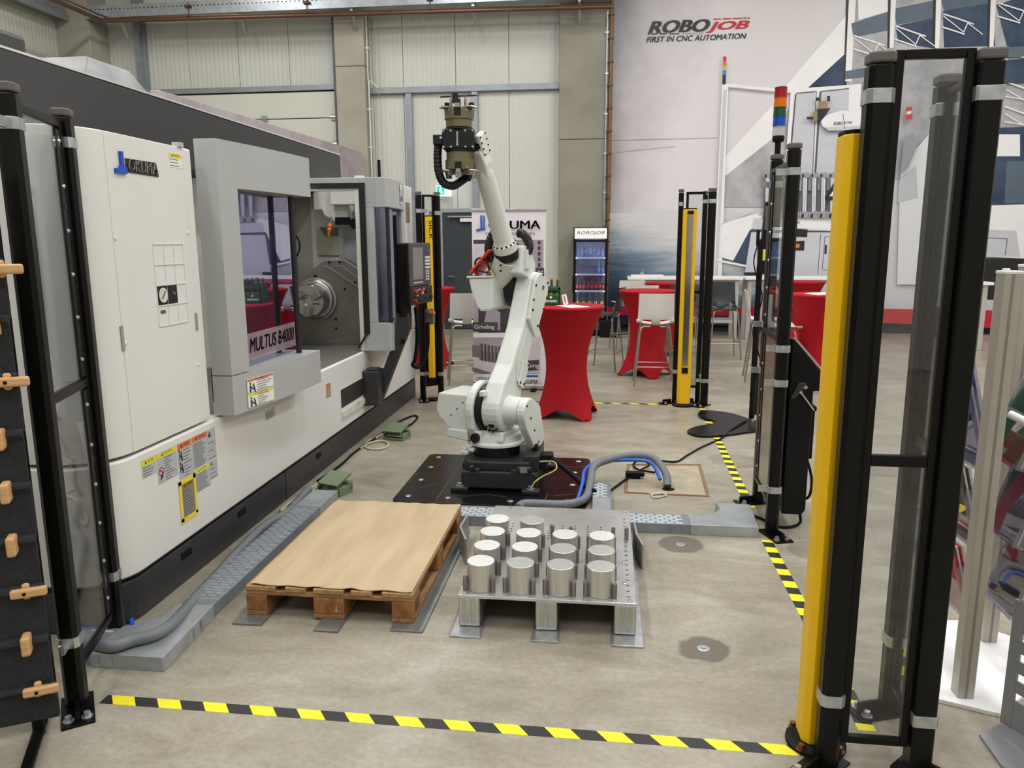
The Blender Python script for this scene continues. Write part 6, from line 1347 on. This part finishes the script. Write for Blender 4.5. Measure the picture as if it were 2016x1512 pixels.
rs(5, (930, 679), (945, 681), (945, 704), (930, 702)); rs(5, (944, 676), (990, 683), (990, 716), (944, 708))
for k in range(7): x = 948 + 7 * k; rs(1, (x, 676 + k * 1.2), (x + 2.4, 676.5 + k * 1.2), (x + 2.4, 711 + k * .9), (x, 710 + k * .9)); rs(2, (x + 2.6, 677 + k), (x + 4.6, 677.5 + k), (x + 4.6, 690 + k), (x + 2.6, 690 + k))
rs(5, (930, 722), (965, 733), (965, 738), (930, 730)); rs(3, (1030, 710), (1062, 708), (1060, 728), (1030, 730)); rr(3, 931, 634, 980, 652)
rr(0, 932, 736, 1062, 768); rs(6, (932, 752), (1000, 748), (1000, 768), (932, 768)); rs(8, (1030, 738), (1060, 738), (1060, 742), (1030, 742))
rs(8, (946, 424), (950, 424), (950, 452), (946, 452)); rs(8, (952, 424), (955, 424), (955, 448), (957, 452), (938, 456), (938, 451), (950, 450), (952, 446)); 
mb.build('printed_picture', RP, t, fix=False)
mb = MB()
def rword(txt, x0, y0, x1, y1, k, shear=0, off=.01):
    a = px(x0, y0, Y=RBY); b = px(x1, y1, Y=RBY); mb.cur = k; mb.mesh(text_fit(txt, b.x - a.x, b.z - a.z, shear, off), Matrix.Translation((0, -.03, 0)) @ frame_y((a.x, RBY, a.z)))
rword('OKUMA', 963, 451, 1064, 434, 0, 0, .05); rword('OPEN POSSIBILITIES', 957, 463, 1054, 457, 1, 0, .01); rword('Grinding', 935, 649, 974, 639, 2); rword('Turning', 1022, 725, 1061, 715, 2); rword('OPEN POSSIBILITIES', 938, 747, 1010, 742, 1); rword('OKUMA', 1026, 754, 1060, 747, 0, 0, .02); rword('QC', 1059, 546, 1069, 533, 2)
mb.build('lettering', [RP[7], RP[6], SWHT], t, fix=False)
# --- black stand with device
t = thing('device_stand', (1.15, 7.3, 0), 'black stand with curved floor foot and a tall black device on its pole', 'stand')
poly = [px(x, y, Z=.02) for x, y in ((1353, 847), (1362, 854), (1385, 858), (1425, 856), (1470, 850), (1500, 845), (1500, 832), (1470, 822), (1440, 813), (1405, 808), (1383, 808), (1374, 813), (1380, 821), (1400, 826), (1410, 830), (1400, 834), (1370, 839))]
poly = spline([poly[-1]] + poly + poly[:2], 5)[5:-5]
MB().prism([(p.x, p.y) for p in poly[:-1]], 0, .02).build('foot', BLACK, t, bevel=.004)
pb = px(1479, 833, Z=.02); pt = px(1489, 545, Y=pb.y)
MB().cyl((pb.x, pb.y, .02), (pb.x, pb.y, .08), .024, 14).build('pole_socket', CHROME, t)
MB().cyl((pb.x, pb.y, .07), (pb.x, pb.y, 1.5), .027, 14).build('pole', BLACK, t, smooth=True)
MB().box(pb.x + .03, pb.x + .055, pb.y, pb.y + .02, .1, .5).build('side_tube', BLACK, t)
c = pb
MB().prism([(c.x - .02, 1.42), (c.x + .075, 1.43), (c.x + .085, 2.06), (c.x + .015, 2.07), (c.x + .0, 1.75), (c.x - .03, 1.72)], c.y - .06, c.y + .02, 'y').build('device_body', BLACK, t, bevel=.008)
MB().box(c.x + .012, c.x + .08, c.y - .065, c.y - .06, 1.82, 2.03).build('device_face', M('device_grey', (90, 92, 92), .4), t, bevel=.003)
MB().box(c.x + .01, c.x + .05, c.y - .064, c.y - .06, 1.55, 1.65).build('yellow_label', SYEL, t)
MB().box(c.x - .045, c.x - .02, c.y - .04, c.y, 1.68, 1.82).build('grip', BLACKM, t, bevel=.004)
MB().tube([(c.x - .03, c.y - .03, 1.7), (c.x - .06, c.y - .03, 1.55), (c.x - .03, c.y - .04, 1.4), (c.x + .03, c.y - .04, 1.2), (c.x - .035, c.y - .03, .9), (c.x + .045, c.y - .03, .6), (c.x - .03, c.y - .03, .3), (c.x + .06, c.y, .15), (c.x + .03, c.y, .1)], .006, 6, smooth=7).build('cable', BLACKM, t)
# ================================================================== right foreground: leaflet stands
ALP = M('profile_alu', (176, 171, 160), .4, .25, var=.03); SW = M('stand_white', (232, 231, 232), .45, var=.02)
ACR = glass('acrylic', (.88, .88, .95), .1)
t = thing('leaflet_stand', (1.6, 3.1, 0), 'leaflet stand with two grooved aluminium posts on a white base plate', 'display stand')
o_, u_, v_ = Vector((1.19, 2.86, 0)), Vector((.935, -.355, 0)), Vector((.355, .935, 0))
MB().add([o_ + u_ * a + v_ * b + Vector((0, 0, z)) for z in (.0, .018) for a, b in ((0, 0), (.29, 0), (.6, .6), (.2, .75), (0, .66))], [(4, 3, 2, 1, 0), (5, 6, 7, 8, 9)] + [(i, (i + 1) % 5, 5 + (i + 1) % 5, 5 + i) for i in range(5)]).build('base_plate', SW, t, bevel=.003)
for (x, y, h) in ((1.378, 2.87, 1.612), (1.668, 3.32, 1.62)):
    p = MB().box(x - .03, x + .03, y - .03, y + .03, .018, h).build('profile_post', ALP, t, bevel=.003)
    MB().box(x - .005, x + .005, y - .0305, y - .03, .018, h).build('groove', M('groove_dark', (132, 128, 120), .6), p); MB().box(x - .032, x + .032, y - .032, y + .032, h, h + .012).cyl((x - .012, y, h + .012), (x - .012, y, h + .02), .012, 10).build('post_cap', SW, p, bevel=.003)
colL = [(40, 72, 140), (58, 66, 60), (176, 34, 44), (110, 18, 34)]; colR = [(60, 110, 70), (90, 100, 96), (96, 92, 82), (84, 130, 170)]
def pocket(base, out, along, tilt, w, h, col, label, stack):
    """clear tray leaning outward with a stack of leaflets"""
    pk = thing('leaflet_tray', base, label, 'tray', 'clear leaflet trays on the stand')
    out = Vector(out).normalized(); al = Vector(along).normalized(); up = (Vector((0, 0, 1)) + out * tilt).normalized(); nn = up.cross(al).normalized()
    if nn.dot(out) < 0: nn = -nn
    b = Vector(base)
    for nm_, d0, d1, w0, w1, h0, h1 in (('back_sheet', 0, .003, -.5, .5, 0, 1), ('front_sheet', .045, .048, -.5, .5, 0, .55), ('side_sheet', 0, .048, -.5, -.485, 0, .75), ('side_sheet', 0, .048, .485, .5, 0, .75), ('bottom_sheet', 0, .048, -.5, .5, 0, .01)):
        MB().obox(b + nn * (d0 + d1) / 2 + al * w * (w0 + w1) / 2 + up * h * (h0 + h1) / 2, nn * (d1 - d0) / 2, al * w * (w1 - w0) / 2, up * h * (h1 - h0) / 2).build(nm_, ACR, pk)
    for k in range(stack):
        lf = MB().obox(b + nn * (.012 + .011 * k) + up * (h * .5 + .006), nn * .004, al * w * .46, up * h * (.48 + .01 * k)).build('leaflet', M('leaflet_%d_%d_%d' % (col if k % 2 == 0 else (206, 204, 200)), col if k % 2 == 0 else (206, 204, 200), .4, var=.2, scale=14), None, 'leaflets %s of the %s' % (('at the back', 'in the middle', 'at the front')[k], label.replace(' of the leaflet stand', '').replace('clear tray, ', 'clear tray ')), 'leaflet', 'leaflets in the clear trays')
for k, (z, h_) in enumerate(((.88, .43), (.575, .32), (.28, .3))):
    pocket((1.45, 3.1, z), (-1, -.05, 0), (-.05, 1, 0), .27, .24, h_, colL[k], 'clear tray, %s on the left side of the leaflet stand' % ('top', 'middle', 'lowest')[k], 3)
    pocket((1.535 + .02 * k, 3.1, z), (1, -.05, 0), (.05, 1, 0), .27, .24, h_, colR[k], 'clear tray, %s on the right side of the leaflet stand' % ('top', 'middle', 'lowest')[k], 3)
t = thing('slotted_stand', (1.6, 2.5, 0), 'grey slotted metal stand at the lower right corner of the picture', 'display stand')
GST = M('stand_grey', (150, 152, 154), .4, .4, var=.03)
MB().add([Vector(p) for p in ((1.335, 2.63, 0), (1.33, 2.46, 0), (1.5, 2.25, 0), (1.78, 2.4, 0), (1.435, 2.70, 0))] + [Vector(p) for p in ((1.335, 2.63, .012), (1.33, 2.46, .012), (1.5, 2.25, .012), (1.78, 2.4, .012), (1.435, 2.70, .012))], [(4, 3, 2, 1, 0), (5, 6, 7, 8, 9), (0, 1, 6, 5), (1, 2, 7, 6), (2, 3, 8, 7), (3, 4, 9, 8), (4, 0, 5, 9)]).build('base_plate', GST, t)
e0 = Vector((1.455, 2.70, 0)); e1 = Vector((1.60, 2.42, 0)); ed = (e1 - e0).normalized(); en = Vector((-ed.y, ed.x, 0))
for k in range(6):
    z0_, z1_ = (.012, .12) if k == 0 else (.12 + .075 * (k - 1) + .03, .12 + .075 * k)
    MB().obox((e0 + e1) / 2 + Vector((0, 0, (z0_ + z1_) / 2)), (e1 - e0) / 2, en * .004, (0, 0, (z1_ - z0_) / 2)).build('slat', GST, t)
MB().obox(e0 + Vector((0, 0, .25)), ed * .02, en * .006, (0, 0, .24)).obox(e0 + ed * .12 + Vector((0, 0, .25)), ed * .03, en * .005, (0, 0, .24)).obox(e1 + Vector((0, 0, .25)), ed * .02, en * .006, (0, 0, .24)).build('upright', GST, t, bevel=.002)
MB().obox(e0 + ed * .17 + en * -.0 + Vector((.02, 0, .66)), ed * .17, en * .002, Vector((-.06, -.03, .18))).build('clear_front', M('acrylic_white', (216, 210, 216), .3, alpha=.75), t)
h0 = px(1988, 815, Y=2.6); h1 = px(2060, 850, Y=2.5)
MB().tube([h0, h0.lerp(h1, .6), h1, h1 + Vector((.05, -.02, -.06)), Vector((h1.x + .06, h1.y - .03, .5)), Vector((1.64, 2.4, .012))], .013, 12).build('handle_tube', SW, t, smooth=True)
# ================================================================== left foreground: felt partition
FELT = M('felt_grey', (52, 53, 55), .95, var=.16, scale=60, bump=.35, bscale=220, spec=.1)
a = px(118, 1402, Z=.07); b = px(0, 1426, Z=.07); ud = (Vector((b.x - a.x, b.y - a.y, 0))).normalized(); nd = Vector((ud.y, -ud.x, 0))
if nd.y > 0: nd = -nd
t = thing('felt_partition', (a.x - .3, a.y - .1, 0), 'dark grey felt room divider with wooden toggles at the left edge', 'partition')
R0 = Vector((a.x, a.y, 0)); z = .06; TW = M('toggle_wood', (190, 146, 98), .5, c2=(208, 166, 116), scale=10, stretch=(1, 1, 8))
marks = [(82, 1355, 1), (55, 1262, 0), (58, 1163, 1), (27, 1068, 0), (15, 965, 0), (3, 862, 0), (20, 752, 1), (-10, 640, 0), (5, 530, 1)]
def fq(u, z, d): return R0 + ud * u + nd * d + Vector((0, 0, z))
zs = [.06] + [px(100 - (1355 - y) * .11, y - 12, Y=a.y).z for (_, y, _) in marks]
for k in range(9):
    z0_, z1_ = zs[k], zs[k + 1] + .01; vs = []
    prof = [(0, 0), (.012, 0), (.014, .5), (.018, .8), (.034, .93), (.03, 1.0), (.012, 1.03), (0, 1.0)]
    for u in (0, .75): vs += [fq(u + .004 * (k % 2), z0_ + (z1_ - z0_) * h, d) for d, h in prof]
    n = len(prof); MB().add(vs, [tuple(range(n)), tuple(range(2 * n - 1, n - 1, -1))] + [(i, (i + 1) % n, n + (i + 1) % n, n + i) for i in range(n)]).build('felt_slat', FELT, t, bevel=.004)
for (x, y, hor) in marks:
    c = px(x, y, Y=a.y - .05); u = (c - R0).dot(ud); zc = c.z
    if hor: MB().obox(fq(u, zc, .05), ud * .055, nd * .012, Vector((0, 0, .016))).obox(fq(u + .01, zc, .035), ud * .012, nd * .01, Vector((0, 0, .028))).build('toggle', TW, t, bevel=.008, segs=3); MB().cyl(fq(u + .012, zc, .062), fq(u + .012, zc, .064), .006, 10).build('toggle_pin', BLACKM, t)
    else: MB().obox(fq(u, zc, .045), ud * .014, nd * .03, Vector((0, 0, .034))).build('toggle', TW, t, bevel=.008, segs=3)
MB().obox(fq(.07, .02, .1), ud * .02, nd * .2, Vector((0, 0, .01))).obox(fq(.07, .05, .0), ud * .02, nd * .012, Vector((0, 0, .05))).build('foot', BLACK, t, bevel=.008)
MB().obox(fq(.02, 1.0, -.02), ud * .015, nd * .012, Vector((0, 0, .95))).build('upright', BLACK, t)
